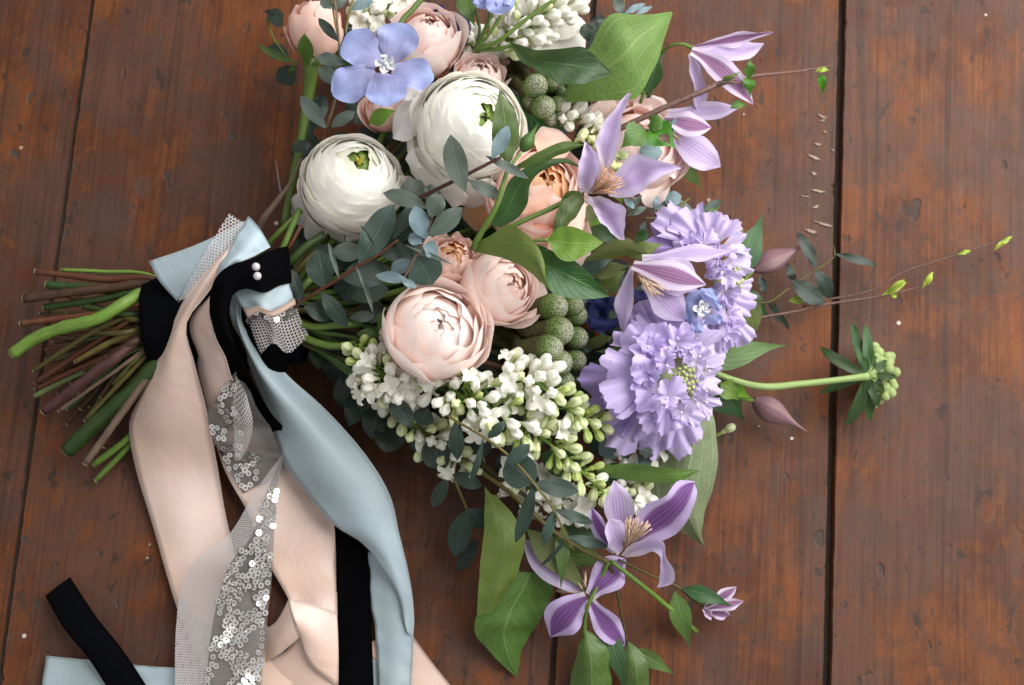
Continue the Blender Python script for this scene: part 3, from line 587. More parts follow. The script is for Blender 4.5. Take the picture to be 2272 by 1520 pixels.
# ------------------------------------------------------------------ cut stems fanning out at the left
def cut(mat, pts, w, label, z0=None, group='cut stems at the end of the bouquet'):
    t = thing('cut_stem', label, 'stem', pts[0], group); mb = MB(); pts = [(x, y, z if x < 250 else min(z, 60-(x-250)*.16)) for x, y, z in pts]; ptube(mb, pts+[(430, pts[-1][1]*.45+715*.55, 34)], w, n=10, seg=34, wob=.09, seed=len(label)); sk = part('stalk', mb, M[mat], t)
    a = wp(pts[:2]); d = nrm(a[0]-a[1]); r = np.atleast_1d(w)[0]*sc(pts[0][2])/2; mb = MB(); tube(mb, [a[0]+d*.0002, a[0]+d*.0006], [r*.93, r*.86], n=10, seg=2); part('cut_end', mb, M['stem_cut'], sk)
    return t
cut('stem_red', [(80, 603, 40), (160, 612, 42), (240, 621, 44), (335, 618, 46)], 15, 'dark red cut stem at the very top of the stem fan')
cut('stem_bright', [(139, 599, 36), (230, 603, 38), (330, 610, 40)], 9, 'thin bright green cut stem along the top of the fan')
cut('stem_brown', [(55, 663, 40), (150, 650, 44), (240, 640, 46), (335, 632, 50)], 21, 'thick brown cut stem just below the top of the fan')
cut('stem_dkgreen', [(100, 682, 36), (220, 665, 42), (335, 648, 48)], 17, 'dark green cut stem between the brown and thick bright green ones')
cut('stem_bright', [(27, 786, 46), (70, 755, 48), (126, 731, 52), (219, 706, 56), (280, 670, 58), (335, 645, 60)], [26, 27, 28, 28, 26, 26], 'thickest bright green cut stem reaching farthest left')
cut('stem_red', [(47, 718, 40), (110, 710, 42), (190, 701, 45), (335, 685, 50)], 15, 'reddish orange cut stem under the thick bright green stem')
cut('stem_olive', [(76, 822, 30), (135, 782, 38), (230, 725, 46), (340, 690, 54)], [9, 12, 13, 12], 'yellow olive jointed cut stem left of the orange brown one')
cut('stem_red', [(80, 848, 28), (180, 782, 38), (278, 718, 48), (345, 680, 56)], 13, 'orange brown cut stem running straight to the handle')
cut('stem_yellow', [(168, 802, 38), (240, 762, 46), (312, 730, 54), (350, 712, 58)], [12, 15, 17, 15], 'yellowish cut stem with rough nodes near the handle')
cut('stem_red', [(80, 862, 24), (170, 820, 34), (270, 777, 44), (350, 735, 54)], 13, 'rust red cut stem just above the plum coloured one')
cut('stem_plum', [(98, 912, 34), (180, 850, 44), (260, 790, 52), (350, 725, 60)], [22, 24, 24, 25], 'thick plum coloured woody cut stem with pale specks')
cut('stem_light', [(80, 877, 14), (168, 832, 26), (345, 758, 40)], 12, 'pale green cut stem hidden below the plum one')
cut('stem_tan', [(131, 911, 30), (210, 855, 38), (290, 798, 46), (350, 755, 54)], 9, 'thin tan cut stem running along the plum one')
cut('stem_olive', [(190, 932, 24), (274, 842, 38), (350, 770, 50)], 11, 'olive cut stem above the wide dark green one')
cut('stem_dkgreen', [(150, 1000, 14), (220, 932, 24), (295, 864, 36), (355, 800, 46)], [36, 38, 36, 34], 'widest dark green ribbed cut stem low in the fan')
cut('stem_tan', [(190, 1028, 24), (260, 930, 32), (328, 835, 42), (365, 785, 50)], [16, 17, 17, 16], 'grey tan woody cut stem across the dark green one')
cut('stem_green', [(210, 1030, 8), (290, 966, 14), (365, 870, 26)], 15, 'green cut stem below the grey tan one')
cut('stem_green', [(213, 1065, 6), (290, 985, 10), (368, 885, 20)], 13, 'lowest green cut stem of the fan')
cut('stem_dkgreen', [(105, 632, 22), (200, 640, 26), (335, 655, 30)], 20, 'shaded olive green stem stub under the brown stem')
low = ['brown cut stem deep in the shade of the fan', 'olive cut stem deep in the shade of the fan', 'brown cut stem deep in the shade of the fan', 'dark red cut stem deep in the shade of the fan', 'dark green cut stem deep in the shade of the fan']
for i, (x, y, z) in enumerate([(120, 760, 14), (105, 800, 10), (130, 840, 12), (165, 880, 12), (150, 720, 16), (150, 940, 8), (120, 690, 14), (200, 900, 14), (230, 830, 20), (190, 770, 20), (245, 880, 16), (180, 745, 26), (140, 780, 20), (110, 830, 16), (200, 720, 30), (150, 700, 26), (210, 800, 30), (160, 850, 22), (230, 760, 38), (240, 820, 34), (180, 905, 16), (215, 945, 12), (170, 660, 26), (250, 930, 14), (200, 860, 28), (130, 870, 10), (250, 700, 40), (95, 745, 30), (120, 735, 34), (150, 765, 36), (165, 790, 30), (185, 820, 34), (140, 815, 26), (105, 775, 24), (215, 850, 36), (225, 880, 26), (200, 920, 20), (175, 870, 24), (120, 890, 18), (150, 905, 20), (240, 790, 44), (210, 740, 44), (90, 695, 30), (135, 650, 34), (185, 680, 40), (235, 905, 20), (255, 850, 34), (165, 985, 10), (230, 990, 8)]):
    cut(['stem_brown', 'stem_olive', 'stem_brown', 'stem_red', 'stem_dkgreen'][i % 5], [(x, y, z), ((x+345)/2, (y+735)/2+rnd.uniform(-12, 12), z+10), (350, 735+(y-780)*.35, z+22)], rnd.uniform(8, 15), low[i % 5])
# stems that run from the handle into the flowers
inner = thing('stem_bundle', 'green flower stems running out of the black wrap into the blooms', 'stems', (660, 680, 30))
def ins(mat, pts, w): stem(inner, M[mat], pts, w, n=8)
ins('stem_green', [(560, 590, 45), (605, 530, 60), (640, 495, 62), (668, 468, 60)], 13)
ins('stem_green', [(580, 600, 48), (622, 560, 62), (645, 510, 64), (665, 465, 62)], 15)
ins('stem_dkgreen', [(590, 620, 48), (640, 585, 60), (675, 550, 62), (720, 520, 60)], 20)
ins('stem_olive', [(590, 640, 48), (650, 610, 58), (690, 570, 60), (730, 545, 55)], 16)
ins('stem_red', [(580, 610, 50), (640, 550, 64), (668, 500, 66)], 8)
ins('stem_green', [(620, 700, 50), (690, 724, 56), (750, 722, 56), (800, 720, 50)], 15)
ins('stem_green', [(620, 720, 46), (690, 755, 50), (740, 768, 50), (790, 762, 46)], 17)
ins('stem_olive', [(620, 740, 40), (700, 775, 42), (770, 800, 40), (850, 830, 34)], 9)
ins('stem_light', [(660, 650, 52), (690, 620, 56), (720, 600, 50)], 14)
ins('stem_green', [(640, 690, 44), (700, 735, 46), (780, 748, 44), (840, 780, 40)], 10)
for i in range(46):
    a = rnd.uniform(-1.15, 1.0); L = rnd.uniform(260, 560); x1, y1 = 690+math.cos(a)*L, 660+math.sin(a)*L*.95; z1 = rnd.uniform(8, 48)
    ins(['stem_dkgreen', 'stem_green', 'stem_olive', 'stem_brown'][i % 4], [(600, 680+a*25, 34+rnd.uniform(-18, 12)), ((600+x1)/2, (680+y1)/2+rnd.uniform(-20, 20), (34+z1)/2+6), (x1, y1, z1)], rnd.uniform(8, 15))
t = thing('woody_twig', 'short brown woody twig rising above the handle beside the white ranunculus', 'twig', (575, 505, 50)); stem(t, M['stem_tan'], [(560, 560, 42), (582, 492, 52), (612, 450, 56), (645, 405, 56), (668, 350, 50)], [18, 18, 14, 8, 5], name='branch', wob=.08)
stem(t, M['stem_grey'], [(625, 440, 56), (618, 400, 56), (612, 355, 54)], [6, 5, 2], name='side_shoot')
# ------------------------------------------------------------------ flowers
def shells(root, c, R, ax, n, psi0, psi1, mat, matin=None, matout=None, r0=.85, span=66, ruffle=.02, curl=.05, edge=.25, pw=1.0, seed=1, squash=1.0, nu=13, nv=9, imb=.05, frin=.0, fout=.0, oval=0.0, base=2.75, skew=0.0, epow=4.0):
    """petals as nested cup shells; each rim stops at its own angle psi from the flower's axis"""
    r = random.Random(seed); e1, e2, a = frame(axis_of(ax), r.uniform(0, 6.28))
    for i in range(n):
        f = i/(n-1); psi = math.radians(psi0+(psi1-psi0)*f**pw+r.uniform(-3, 3)*(1+frin*4)); Rr = R*(r0+(1-r0)*f)
        phi = i*2.39996+r.uniform(-.25, .25); sp = math.radians(span*r.uniform(.85, 1.1)*(1-.15*f))
        ph = [r.uniform(0, 6.28) for _ in range(4)]; V = np.zeros((nv, nu, 3)); cu = curl*r.uniform(.4, 1.3)*(.4+.6*f)+fout*max(0, f-.6)
        for jv in range(nv):
            v = jv/(nv-1); v = v**.8
            for ju in range(nu):
                u = -1+2*ju/(nu-1)
                rim = psi+skew*u+edge*abs(u)**epow+ruffle*(math.sin(u*5+ph[0])+.6*math.sin(u*11+ph[1]))*v
                th = base+(rim-base)*v; ang = phi+u*sp*(1-.25*(1-v))
                q = Rr*(1+imb*u+cu*(1-.9*u**4)*max(0, (v-.62)/.38)**2+(ruffle*.7*math.sin(u*7+ph[2]+v*2)+frin*math.sin(u*9+ph[3]))*v**9)
                rad = q*math.sin(th)
                V[jv, ju] = e1*rad*math.cos(ang)*(1-oval)+e2*rad*math.sin(ang)*(1+oval)+a*q*math.cos(th)*squash
        mb = MB(); u_, v_ = np.meshgrid(np.linspace(0, 1, nu), np.linspace(0, 1, nv))
        mb.add(V+P(*c), grid_faces(nv, nu), np.stack([u_, v_], -1))
        m = mat
        if matin and f < (.12 if matin == 'ran_in' else .28): m = matin
        if matout and f > .72: m = matout
        part('petal', mb, M[m], root)
def center_bits(root, c, R, ax, n, mat, rad, h, sz, name='carpel', seed=0):
    r = random.Random(seed); e1, e2, a = frame(axis_of(ax))
    for i in range(n):
        q = rad*math.sqrt((i+.3)/n); p = P(*c)+a*h+e1*q*math.cos(i*2.4)+e2*q*math.sin(i*2.4)
        mb = MB(); ellipsoid(mb, p, sz*r.uniform(.85, 1.15), nrm(a+e1*math.cos(i*2.4)*.4+e2*math.sin(i*2.4)*.4), 1.5, 9, 6); part(name, mb, M[mat], root)
# white ranunculus, eye in view
A1_ = (.30, .34, 1)
t = thing('ranunculus', 'white ranunculus with green and yellow eye beside the black handle', 'flower', (780, 420, 30), 'white ranunculus blooms')
shells(t, (783, 402, 62), .0262, A1_, 44, 14, 88, 'ran', matin='ran_in', r0=.70, span=78, ruffle=.03, curl=.05, edge=.5, pw=1.0, seed=5, imb=.012, skew=.10, nu=19, squash=1.06)
shells(t, (779, 408, 60), .0272, A1_, 9, 86, 112, 'ran_out', r0=.97, span=56, ruffle=.03, curl=.05, edge=.25, seed=8, imb=.03)
shells(t, (783, 402, 62), .0168, A1_, 9, 2, 9, 'ran_eye', r0=.86, span=60, ruffle=.05, curl=.05, edge=.3, seed=6, imb=.05); center_bits(t, (783, 402, 62), .026, A1_, 4, 'ran_yellow', .0020, .0172, .0012, 'stamens', 3)
for (b, tp, w, k) in [((735, 480, 52), (712, 548, 34), 105, dict(wav=1.2, bend=.05)), ((790, 480, 55), (830, 532, 38), 110, dict(wav=1.0, bend=-.05)), ((700, 430, 50), (668, 505, 34), 90, dict(wav=1.0)), ((720, 500, 46), (690, 540, 30), 60, dict(wav=1.0)), ((870, 400, 60), (900, 452, 42), 90, dict(wav=.8))]:
    leaf(t, M['ran_out'], b, tp, w, 'petal', prof='opetal', fold=-.15, arch=5, **k)
stem(t, M['stem_green'], [(740, 480, 30), (690, 560, 36), (640, 640, 44)], 14)
# larger white ranunculus
A2_ = (.45, -.02, 1)
t = thing('ranunculus', 'larger white ranunculus half hidden by an upright green leaf and grey eucalyptus', 'flower', (1030, 300, 40), 'white ranunculus blooms')
shells(t, (1046, 283, 76), .0285, A2_, 46, 9, 88, 'ran', matin='ran_in', r0=.70, span=76, ruffle=.034, curl=.06, edge=.5, pw=.95, seed=12, imb=.012, skew=.12, nu=19, squash=1.06)
shells(t, (1040, 288, 73), .0300, A2_, 10, 84, 110, 'ran_out', r0=.96, span=50, ruffle=.035, curl=.06, edge=.25, seed=15, imb=.03)
shells(t, (1046, 283, 76), .0182, A2_, 8, 2, 7, 'ran_eye', r0=.86, span=60, ruffle=.05, curl=.05, edge=.3, seed=6, imb=.05)
for (b, tp, w, k) in [((960, 250, 78), (872, 262, 58), 130, dict(wav=1.5, roll=-12)), ((965, 300, 80), (905, 335, 60), 120, dict(wav=1.5, roll=-12)), ((930, 190, 74), (885, 200, 62), 70, dict(wav=1.2)), ((1010, 390, 80), (985, 440, 58), 100, dict(wav=1.4)), ((1060, 400, 78), (1065, 467, 54), 110, dict(wav=1.4)), ((960, 350, 78), (930, 405, 58), 110, dict(wav=1.2)), ((1130, 370, 80), (1125, 428, 60), 80, dict(wav=1.2)), ((985, 330, 88), (955, 380, 66), 120, dict(wav=1.2))]:
    leaf(t, M['ran_out'], b, tp, w, 'petal', prof='opetal', fold=-.12, arch=6, **k)
stem(t, M['stem_green'], [(1010, 330, 40), (860, 480, 38), (660, 650, 42)], 14)
def rose(label, c, R, ax, seed, mat, matin=None, matout=None, n=26, cat='flower', psi=(5, 62), tail=True, **k):
    t = thing('rose', label, cat, (c[0], c[1], max(4, c[2]-R*1000)), 'pink and peach roses')
    d = dict(r0=.60, span=72, ruffle=.04, curl=.13, edge=.5, pw=1.15, imb=.012, frin=.012, fout=.22, squash=1.04, skew=.05, nu=17); d.update(k)
    shells(t, c, R, ax, n, psi[0], psi[1], mat, matin, matout, seed=seed, **d)
    shells(t, c, R*(d['r0']-.04), ax, 11, -10, 9, matin or mat, seed=seed+50, r0=.74, span=50, ruffle=.09, curl=.12, edge=.3, imb=.05, skew=.10, frin=.03)
    q = P(*c)-axis_of(ax)*R*.85; mb = MB(); tube(mb, [q, q*.6+P(640, 660, 42)*.4+np.array([0, 0, -.006]), P(640, 660, 42)], [.002, .0018, .0016], n=7, seg=12); part('stem', mb, M['stem_green'], t)
    return t
t = rose('pale pink garden rose at the front with tight swirled centre over white lilac', (962, 737, 72), .0258, (.28, .08, 1), 21, 'rose_pale', n=24, psi=(4, 66), r0=.58, oval=.06, pw=1.3)
for (b, tp, w, k) in [((900, 760, 70), (935, 842, 52), 95, dict(wav=1.5)), ((960, 790, 78), (1000, 845, 58), 110, dict(wav=1.6)), ((890, 730, 72), (852, 770, 54), 70, {}), ((1030, 700, 78), (1085, 735, 60), 110, dict(wav=1.2))]:
    leaf(t, M['rose_pale'], b, tp, w, 'petal', prof='opetal', fold=-.12, arch=6, **k)
leaf(t, M['sepal'], (838, 735, 60), (852, 690, 72), 18, 'sepal', prof='lance'); leaf(t, M['sepal'], (845, 745, 58), (790, 742, 56), 26, 'sepal', prof='lance')
t = rose('pale pink rose facing right with peach heart, between the front rose and brunia', (1105, 640, 64), .0205, (.75, .0, 1), 22, 'rose_mid', matin='rose_spray', n=22, psi=(5, 72), r0=.55, pw=1.15)
t = rose('small frilled pink spray rose beside the silver eucalyptus', (1002, 577, 66), .0138, (.25, .3, 1), 23, 'rose_spray', matin='rose_orange', n=26, psi=(4, 88), ruffle=.08, frin=.05, r0=.5, fout=.2, curl=.16, span=50)
t = rose('big peach rose with orange heart under the clematis and green leaves', (1185, 432, 58), .0272, (.42, .2, 1), 24, 'rose_peach', matin='rose_orange', matout='rose_pink', n=28, psi=(8, 84), r0=.62, ruffle=.05, pw=1.2)
for (b, tp, w, k) in [((1210, 350, 74), (1240, 290, 62), 90, dict(wav=1.6)), ((1260, 470, 70), (1312, 520, 52), 90, dict(wav=1.4)), ((1230, 510, 72), (1290, 588, 48), 110, dict(wav=1.6)), ((1180, 500, 72), (1190, 560, 56), 90, dict(wav=1.2)), ((1190, 470, 82), (1165, 420, 78), 110, dict(wav=1.2)), ((1240, 480, 78), (1300, 480, 64), 80, dict(wav=1.5)), ((1090, 450, 60), (1040, 500, 46), 80, {})]:
    leaf(t, M['rose_peach' if b[0] > 1100 else 'rose_orange'], b, tp, w, 'petal', prof='opetal', fold=-.12, arch=6, **k)
t = thing('rose', 'peach pink rosebud with green sepals at the top left of the bouquet', 'flower', (690, 90, 30), 'pink and peach roses')
shells(t, (697, 62, 60), .0158, (-.1, 1.5, .75), 12, 6, 96, 'rose_bud', r0=.74, span=62, ruffle=.04, curl=.07, edge=.35, seed=31, squash=1.15, imb=.02, skew=.12, nu=17)
for (b, tp, w, k) in [((683, 148, 62), (676, 74, 82), 40, dict(fold=.25, arch=4)), ((668, 142, 54), (568, 96, 46), 18, dict(bend=-.15, fold=.3)), ((690, 145, 60), (735, 140, 58), 16, {}), ((660, 150, 50), (640, 165, 44), 18, {})]: leaf(t, M['sepal'], b, tp, w, 'sepal', prof='lance', **k)
mb = MB(); ptube(mb, [(690, 128, 56), (690, 150, 56), (688, 180, 52), (678, 250, 46), (662, 340, 42), (650, 400, 40), (630, 500, 40)], [38, 34, 25, 21, 20, 19, 18]); part('stem', mb, M['stem_green'], t)
rose('blush rose behind the blue delphinium at the top', (945, 92, 62), .0192, (.25, .5, 1), 33, 'rose_pink', matout='rose_pale', n=18, psi=(6, 66), ruffle=.04)
rose('pink rose peeking out above the larger white ranunculus', (1062, 180, 58), .0145, (.2, .5, 1), 34, 'rose_mid', n=16, psi=(8, 70), frin=.06)
rose('peach rose glimpsed below the blue delphinium', (855, 245, 44), .0125, (-.2, .3, 1), 35, 'rose_peach', n=14, psi=(10, 70))
t = rose('blush pink rose at the right behind the lilac clematis', (1405, 335, 44), .0262, (.3, .15, 1), 36, 'rose_pink', matout='rose_pink', n=22, psi=(6, 74))
for (b, tp, w, k) in [((1430, 280, 52), (1452, 212, 44), 80, dict(wav=1.4)), ((1450, 350, 54), (1512, 345, 44), 110, dict(wav=1.4)), ((1430, 390, 54), (1475, 445, 36), 90, dict(wav=1.3)), ((1350, 270, 54), (1310, 235, 44), 90, dict(wav=1.0))]:
    leaf(t, M['rose_pale'], b, tp, w, 'petal', prof='opetal', fold=-.12, arch=5, **k)
t = thing('white_flower', 'large white petalled bloom behind the lilac at the top', 'flower', (1210, 60, 40))
for (b, tp, w, k) in [((1190, 70, 58), (1300, 80, 52), 110, {}), ((1190, 60, 60), (1265, 10, 54), 110, {}), ((1190, 70, 60), (1240, 118, 54), 100, {}), ((1180, 60, 58), (1110, 100, 52), 100, {}), ((1180, 50, 58), (1120, 20, 52), 100, {}), ((1200, 60, 64), (1285, 40, 60), 90, {})]:
    leaf(t, M['white_pet'], b, tp, w, 'petal', prof='opetal', fold=-.1, arch=6, wav=1.4, **k)
# delphinium
def delph(label, c, petals, bee=True, mat='delph', size=20):
    t = thing('delphinium', label, 'flower', c, 'blue delphinium florets')
    for i, (b, tp, w, k) in enumerate(petals):
        d = dict(fold=.06, arch=5, wav=1.7, nu=17, nv=11); d.update(k); leaf(t, M[mat], b, tp, w*1.12, 'petal', prof='rpetal', **d)
    if bee:
        mb = MB(); ellipsoid(mb, P(c[0], c[1], c[2]+1), .0032, (0, 0, 1), .5, 12, 8); part('receptacle', mb, M['delph'], t)
        for j in range(5):
            a = j*1.35+.4; leaf(t, M['delph_bee'], (c[0]+3*math.cos(a), c[1]+3*math.sin(a), c[2]+3), (c[0]+size*math.cos(a)*1.05, c[1]+size*math.sin(a), c[2]+13), size*1.05, 'bee_petal', prof='petal', wav=1.0, fold=.3, nu=9, nv=7)
        for j in range(5):
            mb = MB(); ellipsoid(mb, P(c[0]+rnd.uniform(-7, 7), c[1]+rnd.uniform(-7, 7), c[2]+12), .0011, el=1.4, n=8, m=6); part('anther', mb, M['delph_bee'], t)
    return t
t = delph('open periwinkle blue delphinium floret lying over the white ranunculus', (856, 146, 106), [
    ((866, 135, 106), (896, 52, 112), 88, dict(bend=.03)), ((842, 138, 106), (765, 82, 110), 84, dict(bend=-.03)), ((834, 160, 105), (737, 208, 106), 78, dict(bend=-.05)),
    ((870, 158, 108), (963, 172, 110), 66, dict(bend=.05)), ((853, 164, 109), (860, 236, 113), 86, {})])
stem(t, M['stem_green'], [(872, 150, 98), (890, 50, 92), (915, 22, 90), (950, -20, 86)], [8, 13, 14, 15])
t = delph('blue delphinium floret cut by the top edge of the picture', (1092, -20, 104), [((1090, -18, 104), (1070, 20, 100), 60, {}), ((1098, -18, 104), (1118, 30, 102), 62, {}), ((1105, -18, 104), (1150, -8, 104), 60, {}), ((1080, -18, 104), (1040, -15, 104), 60, {}), ((1092, -24, 104), (1095, -70, 106), 60, {})], False)
stem(t, M['stem_green'], [(1092, -18, 100), (1085, 40, 92), (1058, 108, 82)], 10)
delph('deep blue delphinium floret in shade behind the blush rose', (975, 45, 56), [((972, 50, 56), (950, 30, 60), 40, {}), ((972, 45, 56), (990, 25, 60), 48, {}), ((976, 50, 56), (1005, 62, 60), 46, {}), ((1000, 70, 54), (1045, 60, 54), 60, {}), ((1000, 74, 54), (1030, 100, 54), 60, {})], False, 'delph_dark')
delph('deep blue delphinium in shade right of the brunia', (1335, 690, 40), [((1335, 690, 40), (1372, 685, 42), 66, {}), ((1335, 690, 40), (1335, 655, 42), 60, {}), ((1330, 695, 40), (1300, 690, 42), 60, {}), ((1335, 700, 40), (1345, 735, 42), 60, {}), ((1400, 690, 40), (1440, 660, 42), 60, {})], False, 'delph_dark')
delph('small blue delphinium floret wedged between the two scabiosas', (1556, 688, 74), [((1560, 680, 74), (1578, 640, 80), 40, {}), ((1566, 684, 76), (1585, 660, 84), 50, {}), ((1562, 715, 78), (1602, 708, 86), 22, {}), ((1560, 718, 78), (1540, 738, 80), 24, {}), ((1550, 690, 70), (1520, 660, 72), 60, {}), ((1550, 700, 70), (1520, 695, 72), 44, {})], True, size=17)
# clematis
def stamens(t, c, tips, n, mat, z0, spread=12, w=4.0, seed=0, taper=True):
    r = random.Random(seed); mb = MB()
    for i in range(n):
        tx, ty, tz = tips[i % len(tips)]; tx += r.uniform(-spread, spread); ty += r.uniform(-spread, spread); tz += r.uniform(-4, 4); bx, by = c[0]+r.uniform(-5, 5), c[1]+r.uniform(-5, 5)
        ptube(mb, [(bx, by, z0), ((bx+tx)/2+r.uniform(-3, 3), (by+ty)/2+r.uniform(-3, 3), (z0+tz)/2+4), (tx, ty, tz)], [w*.5, w*.8, w, w*.6], n=5, seg=7)
    part('stamens', mb, M[mat], t)
def clematis(label, c, petals):
    t = thing('clematis', label, 'flower', c, 'lilac clematis flowers')
    for (m, b, tp, w, k) in petals:
        d = dict(fold=.10, arch=5, wav=1.2, nu=19, nv=11); d.update(k); leaf(t, M[m], b, tp, w, 'petal', prof='clem', **d)
    return t
t = thing('clematis', 'open pale lilac clematis with tan stamens above the peach rose', 'flower', (1300, 425, 108), 'lilac clematis flowers')
patch(t, M['clem_in'], [[(1330, 360, 116), (1322, 312, 124), (1343, 270, 128), (1392, 207, 130)], [(1345, 372, 112), (1345, 330, 118), (1362, 268, 124), (1397, 206, 130)], [(1357, 368, 116), (1371, 330, 124), (1382, 252, 128), (1401, 208, 130)]], 'petal', wave=.5, seed=1)
patch(t, M['clem_in'], [[(1290, 432, 108), (1281, 400, 120), (1286, 360, 128), (1297, 314, 130)], [(1302, 428, 106), (1304, 395, 114), (1308, 355, 124), (1303, 318, 129)], [(1312, 430, 110), (1329, 398, 122), (1331, 352, 128), (1308, 322, 130)]], 'petal', wave=.5, seed=2)
patch(t, M['clem_in'], [[(1345, 425, 108), (1368, 382, 118), (1403, 344, 124), (1450, 352, 122), (1509, 371, 116)], [(1350, 430, 106), (1385, 405, 111), (1415, 385, 113), (1455, 374, 116), (1510, 373, 116)], [(1352, 436, 107), (1400, 438, 117), (1428, 422, 121), (1468, 390, 121), (1511, 375, 116)]], 'petal', wave=.6, seed=3)
patch(t, M['clem_in'], [[(1293, 435, 107), (1308, 452, 112), (1335, 496, 118), (1376, 533, 112)], [(1312, 438, 105), (1335, 462, 107), (1358, 494, 110), (1381, 533, 112)], [(1330, 434, 108), (1368, 450, 118), (1389, 464, 121), (1384, 505, 116), (1386, 533, 112)]], 'petal', wave=.6, seed=4)
stamens(t, (1312, 425), [(1345, 375, 122), (1360, 390, 122), (1375, 398, 120), (1380, 412, 118), (1340, 395, 124), (1350, 425, 118), (1365, 425, 116)], 44, 'stamen_tan', 108, 8, 3.6, 5)
stem(t, M['stem_green'], [(1293, 428, 104), (1215, 466, 106), (1140, 500, 106), (1060, 545, 100)], 12)
t = clematis('nodding lilac clematis with purple backs at the upper right by the twig', (1534, 108, 78), [
    ('clem_bar', (1534, 104, 80), (1716, 72, 62), 42, dict(roll=-62, fold=.25, arch=3)), ('clem_in', (1536, 112, 78), (1695, 96, 56), 66, dict(roll=20, arch=1, fold=.15, bend=.12)),
    ('clem_bar', (1534, 113, 82), (1671, 232, 62), 62, dict(bend=-.08, arch=6)), ('clem_in', (1532, 118, 78), (1554, 263, 50), 50, dict(roll=35, bend=-.05)), ('clem_in', (1545, 118, 76), (1640, 180, 50), 70, dict())])
stem(t, M['stem_green'], [(1534, 106, 80), (1515, 98, 82), (1490, 101, 80), (1468, 118, 74), (1450, 150, 66), (1420, 230, 58)], [10, 7, 7, 7, 8, 8])
t = clematis('lilac clematis half closed with a dark purple bar, below the nodding one', (1474, 262, 66), [
    ('clem_bar', (1474, 264, 68), (1578, 283, 64), 58, dict(bend=.12, arch=6)), ('clem_in', (1480, 250, 60), (1640, 238, 46), 44, dict(bend=.08)), ('clem_in', (1490, 296, 58), (1599, 370, 44), 78, dict(bend=.08)), ('clem_in', (1485, 290, 56), (1545, 310, 50), 60, {})])
stamens(t, (1486, 296), [(1506, 305, 64), (1512, 312, 62), (1515, 302, 62)], 10, 'stamen', 58, 4, 3, 6)
t = clematis('lilac clematis lying over the scabiosas, purple barred petal to the right', (1408, 588, 84), [
    ('clem_in', (1425, 572, 82), (1624, 556, 80), 46, dict(roll=30, bend=.03)), ('clem_in', (1440, 590, 86), (1545, 645, 80), 90, dict(bend=-.05, arch=8)), ('clem_bar', (1404, 588, 90), (1567, 632, 90), 66, dict(arch=9, bend=.05, wav=.4, fold=-.1)),
    ('clem_in', (1405, 592, 84), (1382, 742, 66), 40, dict(roll=-25, bend=.1)), ('clem_in', (1430, 625, 82), (1520, 712, 72), 80, dict(arch=8))])
stamens(t, (1418, 612), [(1440, 640, 94), (1455, 650, 94), (1470, 658, 94), (1480, 640, 94), (1450, 660, 92)], 22, 'stamen', 84, 7, 3.2, 7)
t = clematis('open lilac clematis with cream stamens at the lower edge of the bouquet', (1373, 1232, 52), [
    ('clem_in', (1378, 1200, 52), (1362, 1066, 66), 66, dict(bend=.05)), ('clem_violet', (1366, 1225, 54), (1312, 1125, 66), 44, dict(roll=25, bend=-.1)), ('clem_in', (1376, 1225, 56), (1352, 1150, 72), 64, dict(roll=-30))])
patch(t, M['clem_violet'], [[(1385, 1222, 56), (1400, 1165, 66), (1425, 1128, 72), (1478, 1098, 76), (1506, 1066, 72), (1540, 1069, 66)], [(1392, 1224, 54), (1430, 1180, 60), (1468, 1146, 66), (1505, 1108, 72), (1527, 1082, 71), (1541, 1071, 66)], [(1398, 1225, 56), (1452, 1205, 64), (1500, 1185, 68), (1527, 1150, 74), (1546, 1100, 72), (1542, 1073, 66)]], 'petal', wave=.6, seed=5)
patch(t, M['clem_in'], [[(1378, 1232, 54), (1405, 1205, 66), (1440, 1194, 72), (1470, 1200, 72), (1478, 1235, 62), (1497, 1272, 50), (1492, 1295, 44), (1460, 1304, 42)], [(1385, 1235, 52), (1415, 1218, 60), (1445, 1208, 66), (1466, 1216, 68), (1472, 1245, 58), (1478, 1275, 48), (1474, 1293, 43), (1459, 1304, 42)], [(1390, 1237, 53), (1425, 1232, 60), (1450, 1224, 66), (1462, 1232, 66), (1466, 1255, 58), (1463, 1278, 48), (1462, 1294, 43), (1458, 1304, 42)]], 'petal', wave=.3, seed=6, nu=28)
stamens(t, (1390, 1212), [(1393, 1150, 76), (1405, 1150, 76), (1420, 1155, 76), (1432, 1160, 74), (1440, 1168, 72), (1412, 1170, 78), (1395, 1170, 78)], 46, 'stamen', 56, 7, 3.0, 8)
t = clematis('violet striped clematis lowest in the bouquet, seen from behind', (1305, 1328, 30), [
    ('clem_violet', (1302, 1326, 32), (1222, 1414, 20), 84, dict(bend=.16, arch=8)), ('clem_violet', (1308, 1332, 30), (1387, 1432, 14), 58, dict(bend=.06, arch=8)), ('clem_violet', (1310, 1322, 32), (1388, 1240, 30), 76, dict(bend=-.06, arch=8)), ('clem_in', (1298, 1318, 28), (1160, 1196, 24), 66, dict(bend=-.05, arch=8))])
stamens(t, (1300, 1315), [(1295, 1270, 30), (1285, 1290, 30), (1235, 1310, 22)], 14, 'stamen', 28, 6, 3, 9)
